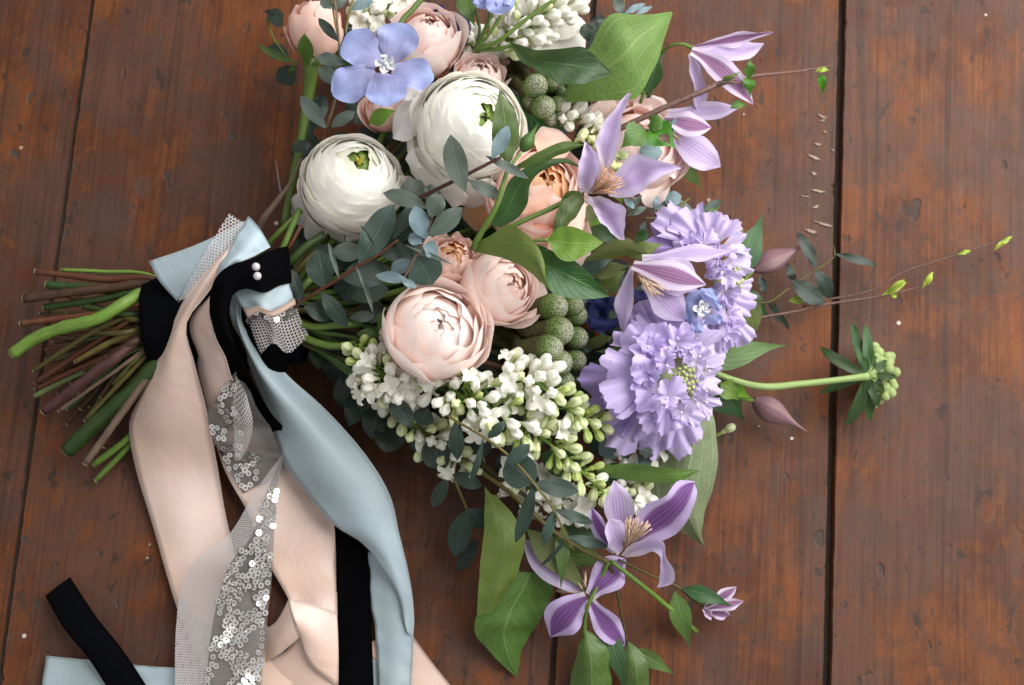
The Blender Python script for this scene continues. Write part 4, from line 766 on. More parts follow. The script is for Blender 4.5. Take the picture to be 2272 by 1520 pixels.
# clematis buds
def bud(label, base, tip, w, st, name='clematis_bud', mat='clem_bud', k=4, smat='stem_green'):
    t = thing(name, label, 'bud', base, 'clematis buds')
    B, T = P(*base), P(*tip); d = T-B; L = np.linalg.norm(d); a = d/L; hw = w*sc(base[2])/2; e1, e2, _ = frame(a)
    pr = np.array([.30, .72, .96, 1, .86, .62, .38, .2, .1, .03]); s = np.linspace(0, 1, 26); W = np.interp(s, np.linspace(0, 1, 10), pr)*hw
    for q in range(k):
        V = np.zeros((26, 9, 3)); a0 = q*2*math.pi/k
        for i in range(26):
            for j in range(9):
                x = -1+j/4; an = a0+x*math.pi/k*1.04; rr_ = W[i]*(1-.10*abs(x)**3+(.05 if abs(x) > .9 else 0))
                V[i, j] = B+a*L*s[i]+(e1*math.cos(an)+e2*math.sin(an))*rr_+a*0
        u_, v_ = np.meshgrid(np.linspace(0, 1, 9), np.linspace(0, 1, 26)); mb = MB(); mb.add(V, grid_faces(26, 9), np.stack([u_, v_], -1)); part('sepal', mb, M[mat], t)
    if st: stem(t, M[smat], st, [9, 8, 7])
    return t
bud('pointed dusky mauve clematis bud beside the small dark leaves at right', (1672, 598, 26), (1794, 540, 18), 54, [(1674, 597, 26), (1655, 618, 28), (1630, 640, 30)])
bud('pointed dusky mauve clematis bud below the long scabiosa stem', (1672, 888, 22), (1790, 957, 16), 56, [(1674, 890, 22), (1650, 885, 26), (1600, 870, 32)])
bud('closed green clematis bud above the peach rose', (1158, 336, 116), (1194, 274, 118), 34, [(1157, 338, 116), (1138, 362, 114), (1124, 386, 110)], mat='sepal', smat='stem_light')
t = clematis('half opened mauve clematis bud at the lower right end of the vine', (1572, 1352, 14), [('clem_bar', (1565, 1348, 14), (1634, 1302, 14), 28, {}), ('clem_bar', (1565, 1352, 16), (1650, 1334, 14), 26, {}), ('clem_bar', (1565, 1355, 12), (1620, 1366, 10), 26, {}), ('clem_bar', (1560, 1350, 16), (1580, 1370, 12), 20, {})])
# scabiosa
def fan(root, mat, base, tip, w, lift=6, ruf=2.2, seed=0, name='petal', nu=9, nv=19, teeth=9):
    r = random.Random(seed); B, T = P(*base), P(*tip); d = T-B; L = np.linalg.norm(d); a = d/L; up = np.array([0, 0, 1.]); sd = nrm(np.cross(a, up)); n = np.cross(sd, a)
    hw = w*sc(tip[2])/2; V = np.zeros((nu, nv, 3)); ph = [r.uniform(0, 6.28) for _ in range(6)]; half = math.atan2(hw, L*.55)
    for i in range(nu):
        v = (i/(nu-1))**.85
        for j in range(nv):
            u = -1+2*j/(nv-1); an = u*half
            rim = 1-.12*u*u+.03*math.sin(u*teeth*1.2+ph[0])+.02*math.sin(u*teeth*3.1+ph[1])+.03*r.uniform(-1, 1)-.14*max(0, math.sin(u*3.4+ph[5]))**3
            rad = L*v*(1+(rim-1)*v); x = rad*math.sin(an)*1.0; y = rad*(.38+.62*math.cos(an))
            h = lift/1000*math.sin(v*1.9)+ruf/1000*v*v*(math.sin(u*5.5+ph[2])+.6*math.sin(u*10+ph[3]+v*2))+ruf/1000*.55*v**4*math.sin(u*15+ph[4])
            V[i, j] = B+sd*x+a*y+n*h
    u_, v_ = np.meshgrid(np.linspace(0, 1, nv), np.linspace(0, 1, nu)); mb = MB(); mb.add(V, [q[::-1] for q in grid_faces(nu, nv)], np.stack([u_, v_], -1)); return part(name, mb, M[mat], root)
def floret(root, mat, c, r_, z, seed, k=4, lift=4, dirx=0, diry=0):
    q = random.Random(seed); a0 = q.uniform(0, 6.28)
    for i in range(k):
        a = a0+i*6.283/k+q.uniform(-.5, .5); l = r_*q.uniform(.7, 1.25); fan(root, mat, (c[0], c[1], z), (c[0]+l*math.cos(a)+dirx, c[1]+l*math.sin(a)+diry, z+q.uniform(-3, 8)), l*q.uniform(1.0, 1.6), lift=lift, ruf=q.uniform(1.2, 2.6), seed=seed*7+i, nu=7, nv=15, teeth=7)
t = thing('scabiosa', 'large frilly lilac scabiosa bloom right of the green brunia', 'flower', (1480, 840, 40), 'lilac scabiosa blooms')
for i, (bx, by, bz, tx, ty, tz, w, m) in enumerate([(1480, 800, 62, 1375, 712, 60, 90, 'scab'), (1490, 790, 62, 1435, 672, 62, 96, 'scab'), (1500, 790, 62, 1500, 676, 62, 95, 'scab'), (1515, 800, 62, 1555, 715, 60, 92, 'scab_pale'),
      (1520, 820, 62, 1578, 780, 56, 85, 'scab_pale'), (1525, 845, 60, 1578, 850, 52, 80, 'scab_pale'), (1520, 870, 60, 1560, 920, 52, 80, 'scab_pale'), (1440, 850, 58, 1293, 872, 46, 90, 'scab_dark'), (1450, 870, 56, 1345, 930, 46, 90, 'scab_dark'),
      (1440, 890, 56, 1352, 982, 46, 86, 'scab'), (1480, 880, 58, 1470, 1008, 44, 86, 'scab'), (1490, 880, 58, 1432, 975, 48, 80, 'scab'), (1500, 885, 58, 1515, 975, 48, 86, 'scab'),
      (1480, 820, 66, 1360, 770, 66, 100, 'scab'), (1470, 835, 68, 1325, 855, 68, 116, 'scab'), (1470, 850, 68, 1345, 898, 64, 76, 'scab'), (1490, 800, 68, 1420, 735, 74, 100, 'scab'), (1500, 800, 68, 1478, 715, 74, 90, 'scab'), (1510, 800, 68, 1528, 745, 72, 90, 'scab_pale'),
      (1470, 870, 66, 1405, 915, 74, 86, 'scab'), (1480, 870, 66, 1425, 955, 66, 80, 'scab'), (1500, 880, 66, 1490, 960, 66, 92, 'scab'), (1480, 820, 70, 1385, 800, 78, 84, 'scab')]):
    fan(t, m, (bx, by, bz), (tx, ty, tz), w, lift=8, ruf=3.0, seed=100+i)
for i, (x, y, r_, z, m) in enumerate([(1475, 805, 40, 80, 'scab'), (1480, 880, 44, 80, 'scab'), (1530, 770, 40, 74, 'scab_pale'), (1545, 805, 34, 74, 'scab_pale'), (1500, 760, 38, 76, 'scab'), (1515, 915, 38, 72, 'scab_pale'), (1548, 890, 30, 70, 'scab_pale'), (1440, 770, 40, 76, 'scab'), (1440, 830, 36, 78, 'scab'), (1550, 850, 26, 72, 'scab_pale')]):
    floret(t, m, (x, y), r_, z, 40+i)
def buttons(t, pts, mat, r_, name='floret_bud', el=1.3):
    for (x, y, z) in pts: mb = MB(); ellipsoid(mb, P(x, y, z), r_*rnd.uniform(.85, 1.15), (rnd.uniform(-.1, .5), rnd.uniform(-.2, .2), 1), el, 8, 6); part(name, mb, M[mat], t)
mb = MB(); ellipsoid(mb, P(1508, 842, 66), .0115, (.3, 0, 1), .8, 16, 10); part('receptacle', mb, M['scab_core'], t)
buttons(t, [(1522+math.sqrt(i/26)*26*math.cos(i*2.4), 842+math.sqrt(i/26)*34*math.sin(i*2.4), 85-i*.25) for i in range(26)], 'scab_core', .0011)
def pins(t, pts, z):
    mb = MB()
    for (x, y, dx, dy) in pts:
        ptube(mb, [(x, y, z), (x+dx, y+dy, z+7)], [1.6, 1.6], n=5, seg=3); ellipsoid(mb, P(x+dx, y+dy, z+7), .0007, n=7, m=5)
    part('pistils', mb, M['pistil'], t)
pins(t, [(1478, 808, 2, 3), (1480, 880, 0, 3), (1437, 772, 2, -2), (1558, 820, 10, -6), (1560, 866, 16, -4), (1556, 885, 12, 8), (1560, 815, 14, 8), (1482, 775, 4, -4), (1545, 795, 8, -4), (1510, 912, 2, 4)], 82)
stem(t, M['stem_green'], [(1440, 840, 44), (1350, 845, 44), (1280, 843, 40), (1180, 835, 34)], 16)
t = thing('scabiosa', 'lilac scabiosa bloom facing right behind the clematis', 'flower', (1590, 610, 30), 'lilac scabiosa blooms')
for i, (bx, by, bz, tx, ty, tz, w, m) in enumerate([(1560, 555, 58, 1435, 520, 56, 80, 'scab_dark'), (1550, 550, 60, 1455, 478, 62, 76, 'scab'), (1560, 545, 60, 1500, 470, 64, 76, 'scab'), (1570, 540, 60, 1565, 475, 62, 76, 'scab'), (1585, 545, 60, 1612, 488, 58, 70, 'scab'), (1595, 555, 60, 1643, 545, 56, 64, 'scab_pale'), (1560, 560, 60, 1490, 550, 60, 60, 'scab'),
      (1600, 580, 60, 1652, 590, 54, 60, 'scab_pale'), (1600, 640, 58, 1656, 660, 50, 60, 'scab_pale'), (1600, 660, 58, 1645, 705, 50, 60, 'scab'), (1600, 680, 56, 1635, 765, 46, 66, 'scab'), (1590, 690, 56, 1600, 772, 46, 66, 'scab'), (1585, 650, 56, 1570, 760, 44, 60, 'scab_pale'), (1600, 610, 62, 1560, 600, 62, 70, 'scab')]):
    fan(t, m, (bx, by, bz), (tx, ty, tz), w, lift=7, ruf=2.0, seed=200+i)
for i, (x, y, r_, z, m) in enumerate([(1560, 545, 34, 70, 'scab'), (1600, 560, 32, 68, 'scab_pale'), (1610, 610, 30, 68, 'scab_pale'), (1605, 650, 32, 64, 'scab'), (1612, 700, 32, 60, 'scab'), (1525, 545, 26, 68, 'scab'), (1610, 740, 26, 54, 'scab_pale'), (1595, 590, 26, 72, 'scab_pale')]): floret(t, m, (x, y), r_, z, 70+i)
mb = MB(); ellipsoid(mb, P(1612, 620, 52), .0085, (.4, 0, 1), .8, 16, 10); part('receptacle', mb, M['scab_core'], t)
buttons(t, [(1634+math.sqrt(i/24)*13*math.cos(i*2.4), 618+math.sqrt(i/24)*36*math.sin(i*2.4), 64-i*.2) for i in range(24)], 'scab_core', .0012)
# scabiosa head on its long stem, seen from behind
t = thing('scabiosa', 'green scabiosa head on a long pale stem stretching right across the boards', 'flower', (1925, 834, 6))
stem(t, M['stem_light'], [(1540, 805, 34), (1565, 817, 36), (1623, 842, 36), (1690, 858, 36), (1778, 852, 35), (1860, 843, 34), (1926, 835, 32)], [13, 14, 15, 16, 15, 14, 18], seg=40, n=10)
mb = MB(); ellipsoid(mb, P(1930, 833, 27), .0052, (1, .1, .2), .8, 14, 9); part('receptacle', mb, M['stem_light'], t)
for i, (x, y, z, w, k) in enumerate([(1891, 716, 20, 26, dict(bend=-.06)), (1921, 719, 24, 24, {}), (1893, 764, 30, 15, {}), (1818, 769, 24, 26, dict(bend=-.12)), (1817, 875, 20, 22, dict(bend=.08)), (1875, 946, 18, 30, dict(bend=-.10)), (1932, 934, 16, 28, dict(bend=.06)), (1952, 905, 24, 20, dict(bend=.14)), (1988, 836, 20, 18, {}), (1968, 800, 22, 18, {}), (1945, 770, 14, 20, {}), (1962, 872, 20, 18, {})]):
    dx, dy = x-1926, y-834; L = math.hypot(dx, dy); leaf(t, M['bract'], (1926+dx/L*9, 834+dy/L*9, 31), (x, y, z), w, 'bract', prof='bract', fold=.2, arch=3, **k)
for i in range(64):
    a = rnd.uniform(-1.4, 1.4); q = rnd.uniform(22, 62); x, y, z = 1928+q*math.cos(a), 833+q*math.sin(a)*1.05, rnd.uniform(8, 26)*(1-.004*q)
    mb = MB(); ellipsoid(mb, P(x, y, z), .0026*rnd.uniform(.8, 1.15), (math.cos(a), -math.sin(a), .3), 1.25, 9, 6, 5, .25); part('floret_bud', mb, M['scab_fluff'], t)
# ------------------------------------------------------------------ lilac, brunia
def lilac_bud(mat, bulb=.0028, L=.0058, lobes=4):
    mb = MB(); pr = [(0, .0006), (.25, .0008), (.55, .0010), (.7, .0013)]
    zs = [0, L*.3, L*.65, L*.85]; rs = [.0006, .0008, .0010, .0014]
    for k in range(9):
        th = .55+(math.pi-.57)*k/8; zs.append(L+bulb*1.1-math.cos(th)*bulb*1.38); rs.append(bulb*.94*math.sin(th)**.9*(1-.12*math.cos(th)))
    n = 24; V = []; UV = []
    for z, r in zip(zs, rs):
        for j in range(n):
            ph = 2*math.pi*j/n; k = 1-.30*(abs(math.cos(2*ph))**5 if z > L else 0); V.append((r*k*math.cos(ph), r*k*math.sin(ph), z)); UV.append((j/n, z/(L+bulb*2)))
    mb.add(V, grid_faces(len(zs), n, True)+[tuple((len(zs)-1)*n+j for j in range(n))], UV); return mb.mesh('lilac_bud', M[mat])
def lilac_open(mat, L=.0068, pl=.0052):
    mb = MB(); n = 8; V = []; UV = []
    for z, r in ((0, .0006), (L*.5, .0009), (L, .0012)):
        for j in range(n): V.append((r*math.cos(6.283*j/n), r*math.sin(6.283*j/n), z)); UV.append((j/n, z/L*.4))
    mb.add(V, grid_faces(3, n, True), UV)
    for q in range(4):
        a = q*math.pi/2+.15*q; G = np.zeros((7, 5, 3))
        for i in range(7):
            s = i/6; w = [.35, .7, .95, 1, .95, .7, .2][i]*pl*.40; x = pl*s
            for j in range(5):
                y = (-1+j/2)*w; h = L+.0018*math.sin(s*2.0)+.0012*(j/2-1)**2*s-.0012*s*s
                G[i, j] = (x*math.cos(a)-y*math.sin(a), x*math.sin(a)+y*math.cos(a), h)
        u_, v_ = np.meshgrid(np.linspace(0, 1, 5), .4+.6*np.linspace(0, 1, 7)); mb.add(G, grid_faces(7, 5), np.stack([u_, v_], -1))
    return mb.mesh('lilac_floret', M[mat])
LB = [lilac_bud('lil_white'), lilac_bud('lil_green', .0025), lilac_bud('lil_bud', .0021, .0045), lilac_open('lil_white'), lilac_open('lil_white', .0055, .0060)]
def panicle(label, axis_pts, rad, n, kinds, seed, sub=None, mind=.0050, stemw=10, side=None, name='lilac'):
    t = thing(name, label, 'flower', (axis_pts[0][0], axis_pts[0][1], max(3, axis_pts[0][2]-25)), 'white lilac sprays')
    C = spline(wp(axis_pts), 60); T = np.gradient(C, axis=0); r = random.Random(seed); done = []; mb = MB()
    tube(mb, wp(axis_pts), [stemw*sc(50)/2, stemw*sc(50)/4], n=7, seg=20)
    for _ in range(n*40):
        if len(done) >= n: break
        s = r.random(); i = min(59, int(s*60)); a = nrm(T[i]); e1, e2, _ = frame(a); ph = r.uniform(0, 6.28); o = e1*math.cos(ph)+e2*math.sin(ph)
        if o[2] < -.35: continue
        R = np.interp(s, np.linspace(0, 1, len(rad)), rad)*sc(50)*r.uniform(.45, 1.0)
        d = nrm(o*1.0+a*r.uniform(.1, .9)+np.array([0, 0, .25]))
        tip = C[i]+o*R
        if any(np.linalg.norm(tip-q) < mind for q in done): continue
        done.append(tip); k = kinds(s, r); me = LB[k]; h = [.011, .0105, .0085, .0078, .007][k]
        b = tip-d*h*r.uniform(.7, 1.0); place('floret' if k > 2 else 'flower_bud', me, t, b, d, r.uniform(0, 6), r.uniform(.95, 1.25))
        tube(mb, [C[i], (C[i]+b)/2+a*.002, b], [.0006, .0005, .0005], n=4, seg=5, cap=False)
    part('stem', mb, M['stem_bright'], t); return t
panicle('long white and green lilac spray sweeping below the front pink rose', [(960, 800, 52), (1010, 870, 60), (1080, 905, 64), (1160, 945, 62), (1240, 1000, 56), (1300, 1055, 50), (1345, 1098, 46)], [46, 70, 74, 62, 46, 34, 20], 104,
        lambda s, r: r.choices([0, 1, 2, 3, 4], ([.46, .26, .04, .16, .08] if s < .4 else [.26, .52, .18, .03, .01] if s < .66 else [.05, .42, .52, .01, 0]))[0], 3)
panicle('white lilac spray tip left of the front pink rose with green buds', [(895, 850, 48), (850, 830, 58), (815, 800, 60), (788, 768, 58)], [70, 64, 50, 30], 46, lambda s, r: r.choices([0, 1, 2, 3, 4], ([.4, .1, .03, .3, .2] if s < .7 else [.1, .4, .5, 0, 0]))[0], 5)
panicle('green budded lilac side spray pointing to the scabiosa', [(1130, 850, 60), (1190, 850, 66), (1240, 895, 64), (1290, 925, 62), (1340, 945, 56)], [70, 66, 50, 40, 26], 64, lambda s, r: r.choices([0, 1, 2, 3], ([.55, .2, 0, .25] if s < .4 else [.35, .55, .1, 0] if s < .75 else [.02, .3, .68, 0]))[0], 7)
panicle('white lilac in shade along the lower left edge of the bouquet', [(860, 890, 30), (910, 935, 34), (990, 1000, 34), (1060, 1050, 30)], [38, 44, 44, 34], 38, lambda s, r: r.choices([0, 1, 3, 4], [.4, .3, .2, .1])[0], 9)
panicle('white lilac showing behind the lower eucalyptus', [(1120, 1050, 26), (1190, 1090, 26), (1250, 1120, 28), (1310, 1140, 28)], [40, 44, 40, 30], 38, lambda s, r: r.choices([0, 1, 3, 4], [.3, .1, .35, .25])[0], 11)
panicle('white lilac tucked under the large scabiosa', [(1370, 1000, 30), (1410, 1020, 34), (1440, 1015, 34), (1470, 1000, 32)], [40, 44, 40, 30], 30, lambda s, r: r.choices([0, 3, 4], [.3, .4, .3])[0], 13)
panicle('small lilac spray behind the lower clematis', [(1360, 1090, 30), (1400, 1100, 32), (1440, 1090, 30)], [40, 40, 26], 26, lambda s, r: r.choices([0, 1, 3], [.5, .3, .2])[0], 15)
panicle('white lilac spray at the top against the big white petals', [(1120, 95, 66), (1160, 55, 72), (1200, 30, 74), (1245, 5, 72), (1270, -30, 70)], [40, 60, 66, 60, 40], 66, lambda s, r: r.choices([0, 1, 3], [.6, .3, .1])[0], 17)
panicle('cream lilac cluster at the top behind the delphinium', [(790, 50, 44), (830, 25, 48), (880, 5, 48), (900, -20, 46)], [40, 50, 44, 30], 34, lambda s, r: r.choices([0, 1, 3, 4], [.4, .2, .2, .2])[0], 19)
panicle('few white lilac buds beside the grey brunia', [(1250, 260, 64), (1285, 262, 66), (1318, 276, 64), (1335, 290, 60)], [26, 22, 18, 12], 9, lambda s, r: 0, 21, stemw=5)
panicle('few green lilac buds around the open clematis', [(1280, 300, 68), (1310, 310, 72), (1370, 345, 84), (1362, 372, 90)], [20, 20, 18, 14], 10, lambda s, r: r.choices([1, 2], [.8, .2])[0], 23, stemw=5)
panicle('cream lilac buds deep near the centre top', [(1030, 90, 40), (1075, 120, 44), (1110, 140, 44)], [40, 40, 30], 22, lambda s, r: r.choices([0, 1], [.6, .4])[0], 25)
t = thing('lilac_bud', 'single cream lilac bud at the right of the big pale leaf', 'bud', (1590, 966, 4)); place('flower_bud', LB[1], t, P(1590, 966, 5), (.6, .3, .4), 0, 1.0)
t = thing('lilac_leaf_stem', 'green flower stalks fanning from one node at the top centre', 'stem', (1058, 108, 76))
stem(t, M['stem_green'], [(1058, 108, 84), (1105, 92, 92), (1165, 45, 96), (1235, -5, 98)], [12, 10, 9, 9]); stem(t, M['stem_green'], [(1056, 110, 84), (1082, 80, 92), (1112, 35, 98)], [9, 9, 9]); stem(t, M['stem_green'], [(1060, 110, 84), (1110, 108, 88), (1140, 98, 90)], [13, 11, 9]); stem(t, M['stem_dkgreen'], [(1056, 106, 82), (1064, 70, 84), (1056, 20, 80)], [8, 7, 6])
def brunia(label, balls, root_px, seed):
    t = thing('brunia', label, 'flower', (balls[0][0], balls[0][1], max(4, balls[0][2]-30)), 'brunia clusters'); r = random.Random(seed)
    for (x, y, z, rp, dx, dy, dz) in balls:
        a = nrm((dx, dy, dz)); c = P(x, y, z); R = rp*sc(z)
        mb = MB(); ellipsoid(mb, c, R*r.uniform(.95, 1.03), a, r.uniform(1.02, 1.14), 26, 18); bm = mb
        s0 = c-a*R*.9; s1 = P(*root_px)+np.array([r.uniform(-.004, .004), r.uniform(-.006, .006), 0])
        mb = MB(); tube(mb, [c-a*R*.25, s0-a*R*.35, s0-a*R*1.4, (s0+s1)/2, s1], [R*.93, R*.66, R*.42, .0024, .002], n=12, seg=16); C = spline([s0, s0-a*R*.8, (s0+s1)/2, s1], 22)
        for i in range(1, 21):
            T_ = nrm(C[i-1]-C[i+1 if i < 21 else i]); f1, f2, _ = frame(T_)
            for k in range(7):
                an = k*.9+i*.7; o = f1*math.cos(an)+f2*math.sin(an); p = C[i]+o*.0021; tube(mb, [p-T_*.0004, p+T_*.0022+o*.0014], [.00035, .00008], n=3, seg=2, cap=False)
        ss = part('scaly_stem', mb, M['brunia_stem'], t); part('ball', bm, M['brunia'], ss)
    return t
M['wool'] = plain_mat('brunia_wool', (.47, .47, .38), .85, .1, namt=.3)
brunia('cluster of round green brunia balls in the middle below the big leaf', [(1226, 682, 58, 33, .95, .0, .5), (1238, 735, 60, 34, .95, -.1, .5), (1218, 772, 62, 33, .9, -.15, .55), (1240, 805, 58, 30, .9, -.2, .5), (1246, 848, 50, 28, .9, -.3, .5), (1270, 680, 50, 26, .9, .1, .5), (1278, 700, 46, 25, 1, .1, .5), (1278, 750, 48, 26, .9, -.1, .5), (1276, 800, 46, 25, .9, -.2, .5), (1256, 665, 46, 24, .8, .3, .5)], (1090, 730, 34), 1)
brunia('cluster of grey brunia balls right of the larger white ranunculus', [(1188, 192, 74, 28, .3, -.1, .9), (1206, 238, 74, 27, .45, -.3, .8), (1224, 188, 68, 18, .6, .2, .6), (1238, 232, 66, 20, .7, -.3, .6), (1257, 219, 62, 20, .8, 0, .6), (1256, 266, 62, 22, .6, -.6, .6), (1244, 205, 62, 18, .8, .1, .5), (1222, 262, 62, 20, .4, -.7, .6), (1180, 225, 66, 22, .1, -.4, .7), (1205, 165, 64, 20, .4, .5, .6)], (1130, 150, 36), 2)
# ------------------------------------------------------------------ leaves and sprigs
# clematis vine over the centre
v = thing('clematis_vine', 'green clematis vine with broad leaves draped over the middle of the bouquet', 'vine', (1055, 545, 90))
stem(v, M['stem_green'], [(1052, 552, 98), (1060, 530, 103), (1100, 461, 112), (1116, 410, 114), (1124, 384, 114), (1132, 365, 114)], [20, 15, 13, 12, 11, 10])
stem(v, M['stem_green'], [(1060, 548, 98), (1110, 550, 104), (1180, 535, 112), (1216, 532, 114)], [8, 6, 6, 8])
patch(v, M['leaf_olive'], [[(1050, 538, 98), (1086, 524, 108), (1130, 498, 116), (1158, 512, 118), (1186, 536, 119), (1206, 574, 118), (1210, 614, 115), (1222, 645, 110)], [(1052, 548, 98), (1090, 545, 107), (1138, 540, 114), (1168, 555, 117), (1192, 580, 118), (1205, 605, 117), (1213, 628, 113), (1223, 646, 110)], [(1053, 559, 98), (1092, 567, 104), (1148, 585, 109), (1172, 602, 110), (1192, 619, 111), (1204, 630, 110), (1213, 639, 110), (1224, 648, 109)]], wave=.3, nu=26)
patch(v, M['leaf_dark'], [[(1188, 540, 112), (1235, 560, 112), (1278, 581, 110), (1325, 625, 104), (1353, 656, 98)], [(1204, 590, 106), (1240, 600, 106), (1276, 620, 105), (1316, 640, 101), (1353, 657, 98)], [(1214, 630, 108), (1225, 647, 108), (1252, 659, 106), (1305, 664, 102), (1353, 658, 98)]], wave=.4, seed=2)
patch(v, M['leaf_bright'], [[(1213, 530, 114), (1238, 506, 117), (1266, 502, 118), (1304, 516, 117), (1338, 537, 113)], [(1214, 533, 114), (1245, 538, 114), (1272, 539, 115), (1304, 540, 115), (1338, 538, 113)], [(1215, 536, 114), (1224, 552, 114), (1244, 576, 115), (1268, 580, 115), (1298, 566, 115), (1338, 540, 113)]], wave=.3)
patch(v, M['leaf_mid'], [[(1226, 516, 110), (1233, 475, 112), (1254, 442, 112), (1292, 424, 108)], [(1232, 516, 110), (1258, 480, 112), (1276, 450, 112), (1293, 425, 108)], [(1246, 512, 108), (1278, 480, 108), (1296, 448, 108), (1296, 426, 108)]], wave=.4)
patch(v, M['leaf_mid'], [[(1290, 425, 104), (1268, 423, 104), (1255, 428, 104), (1244, 446, 102)], [(1285, 432, 103), (1268, 436, 103), (1255, 443, 102), (1246, 450, 102)]])
patch(v, M['leaf_dark'], [[(1088, 500, 98), (1106, 460, 105), (1130, 402, 110), (1160, 375, 112), (1220, 352, 112), (1264, 355, 108), (1289, 371, 102)], [(1100, 504, 96), (1128, 460, 100), (1148, 415, 105), (1175, 385, 110), (1225, 360, 112), (1264, 360, 109), (1289, 372, 102)], [(1112, 504, 95), (1150, 482, 96), (1170, 452, 100), (1176, 410, 105), (1200, 382, 109), (1244, 363, 110), (1289, 373, 102)]], wave=.4, nu=30)
patch(v, M['leaf_mid'], [[(1140, 372, 114), (1180, 345, 118), (1250, 314, 116), (1296, 320, 110)], [(1142, 374, 113), (1185, 354, 116), (1245, 330, 115), (1296, 321, 110)], [(1144, 377, 112), (1192, 364, 113), (1245, 343, 112), (1296, 322, 110)]], wave=.3)
patch(v, M['leaf_mid'], [[(1126, 364, 116), (1095, 325, 120), (1092, 275, 126), (1107, 203, 128)], [(1127, 364, 116), (1122, 310, 121), (1118, 260, 126), (1108, 203, 128)], [(1130, 364, 116), (1150, 318, 119), (1146, 255, 125), (1110, 203, 128)]], wave=.4)
# leaves around the open middle
v = thing('foliage_spray', 'olive leaved stem between the open clematis and the scabiosas', 'leaves', (1330, 560, 50))
patch(v, M['leaf_olive'], [[(1296, 578, 72), (1335, 545, 80), (1388, 527, 84), (1412, 540, 83), (1437, 563, 80)], [(1296, 579, 72), (1340, 560, 79), (1388, 548, 82), (1412, 555, 81), (1437, 564, 80)], [(1296, 580, 70), (1345, 575, 72), (1388, 568, 74), (1412, 566, 77), (1437, 565, 80)]], wave=.3)
for a in [('leaf_olive', (1395, 570, 72), (1474, 541, 74), 40, {}), ('leaf_dark', (1310, 505, 66), (1380, 545, 66), 44, {}), ('leaf_bright', (1310, 480, 62), (1355, 512, 64), 50, {}), ('leaf_olive', (1300, 450, 62), (1330, 510, 62), 60, {}), ('leaf_dark', (1410, 520, 58), (1445, 545, 60), 34, {}), ('leaf_olive', (1310, 610, 58), (1400, 590, 64), 40, {}), ('euc_teal', (1290, 600, 62), (1362, 575, 66), 46, {}), ('leaf_olive', (1330, 640, 52), (1390, 600, 56), 44, {}), ('leaf_mid', (1345, 655, 56), (1400, 640, 58), 26, {}), ('leaf_dark', (1380, 700, 40), (1350, 730, 40), 50, {}), ('leaf_olive', (1300, 770, 36), (1370, 745, 40), 26, {}), ('leaf_mid', (1385, 785, 46), (1320, 780, 48), 22, {}), ('leaf_bright', (1375, 680, 44), (1400, 655, 50), 30, {}), ('leaf_olive', (1365, 400, 70), (1380, 455, 66), 60, {})]:
    leaf(v, M[a[0]], a[1], a[2], a[3], **a[4])
stem(v, M['stem_red'], [(1340, 652, 70), (1375, 656, 74), (1400, 666, 76), (1410, 668, 76)], [6, 8, 14, 8])
v = thing('dogwood_leaves', 'large pale backed leaf and dark green leaf at the top right', 'leaves', (1250, 200, 60))
patch(v, M['leaf_back'], [[(1252, 220, 76), (1272, 150, 84), (1311, 100, 90), (1338, 50, 93), (1364, 30, 93), (1430, 34, 90), (1491, 25, 84)], [(1253, 222, 76), (1320, 168, 88), (1362, 130, 94), (1395, 100, 97), (1425, 75, 95), (1458, 50, 90), (1492, 27, 84)], [(1254, 226, 74), (1337, 224, 80), (1390, 221, 82), (1413, 217, 82), (1450, 155, 85), (1468, 108, 86), (1493, 29, 84)]], wave=.6, nu=28, nv=17)
patch(v, M['leaf_dark'], [[(1133, 94, 92), (1200, 111, 106), (1258, 106, 110), (1290, 103, 110), (1325, 128, 106), (1358, 162, 100)], [(1133, 96, 92), (1188, 134, 100), (1245, 142, 104), (1285, 145, 105), (1322, 153, 104), (1358, 163, 100)], [(1134, 99, 92), (1153, 133, 98), (1192, 157, 102), (1240, 184, 105), (1290, 186, 105), (1358, 164, 100)]], wave=.6, nu=24)
leaf(v, M['leaf_dark'], (1440, 210, 60), (1476, 112, 66), 46, bend=-.15); leaf(v, M['leaf_mid'], (1030, -10, 74), (1056, 62, 76), 50, bend=.1); leaf(v, M['leaf_dark'], (1250, 190, 66), (1300, 185, 72), 40)
leaf(v, M['leaf_mid'], (1500, 372, 40), (1562, 424, 12), 40, bend=-.1); leaf(v, M['leaf_bright'], (820, 275, 66), (882, 245, 72), 40); leaf(v, M['leaf_olive'], (1420, 215, 50), (1450, 190, 52), 40)
# leaves at the right side
v = thing('side_leaves', 'green leaves fanning out on the right side between buds and scabiosa stem', 'leaves', (1620, 800, 10))
for m, b, tp, w, k in [('leaf_dark', (1625, 615, 30), (1692, 474, 24), 66, dict(bend=.06)), ('leaf_mid', (1622, 580, 36), (1650, 505, 34), 40, {}), ('leaf_olive', (1648, 640, 34), (1650, 794, 18), 72, dict(bend=-.06)), ('leaf_dark', (1650, 640, 26), (1712, 710, 12), 42, dict(bend=.12)), ('leaf_mid', (1560, 820, 34), (1747, 767, 22), 58, dict(bend=-.1)), ('leaf_dark', (1580, 850, 26), (1652, 936, 10), 76, {}), ('leaf_bright', (1592, 845, 34), (1668, 886, 24), 44, {}), ('leaf_bright', (1600, 850, 36), (1640, 890, 28), 50, {}), ('leaf_dark', (1640, 560, 22), (1668, 600, 18), 60, {}), ('leaf_dark', (1600, 680, 20), (1640, 760, 14), 60, {})]: leaf(v, M[m], b, tp, w, **k)
stem(v, M['stem_green'], [(1540, 800, 30), (1580, 822, 30), (1610, 850, 30)], 8)
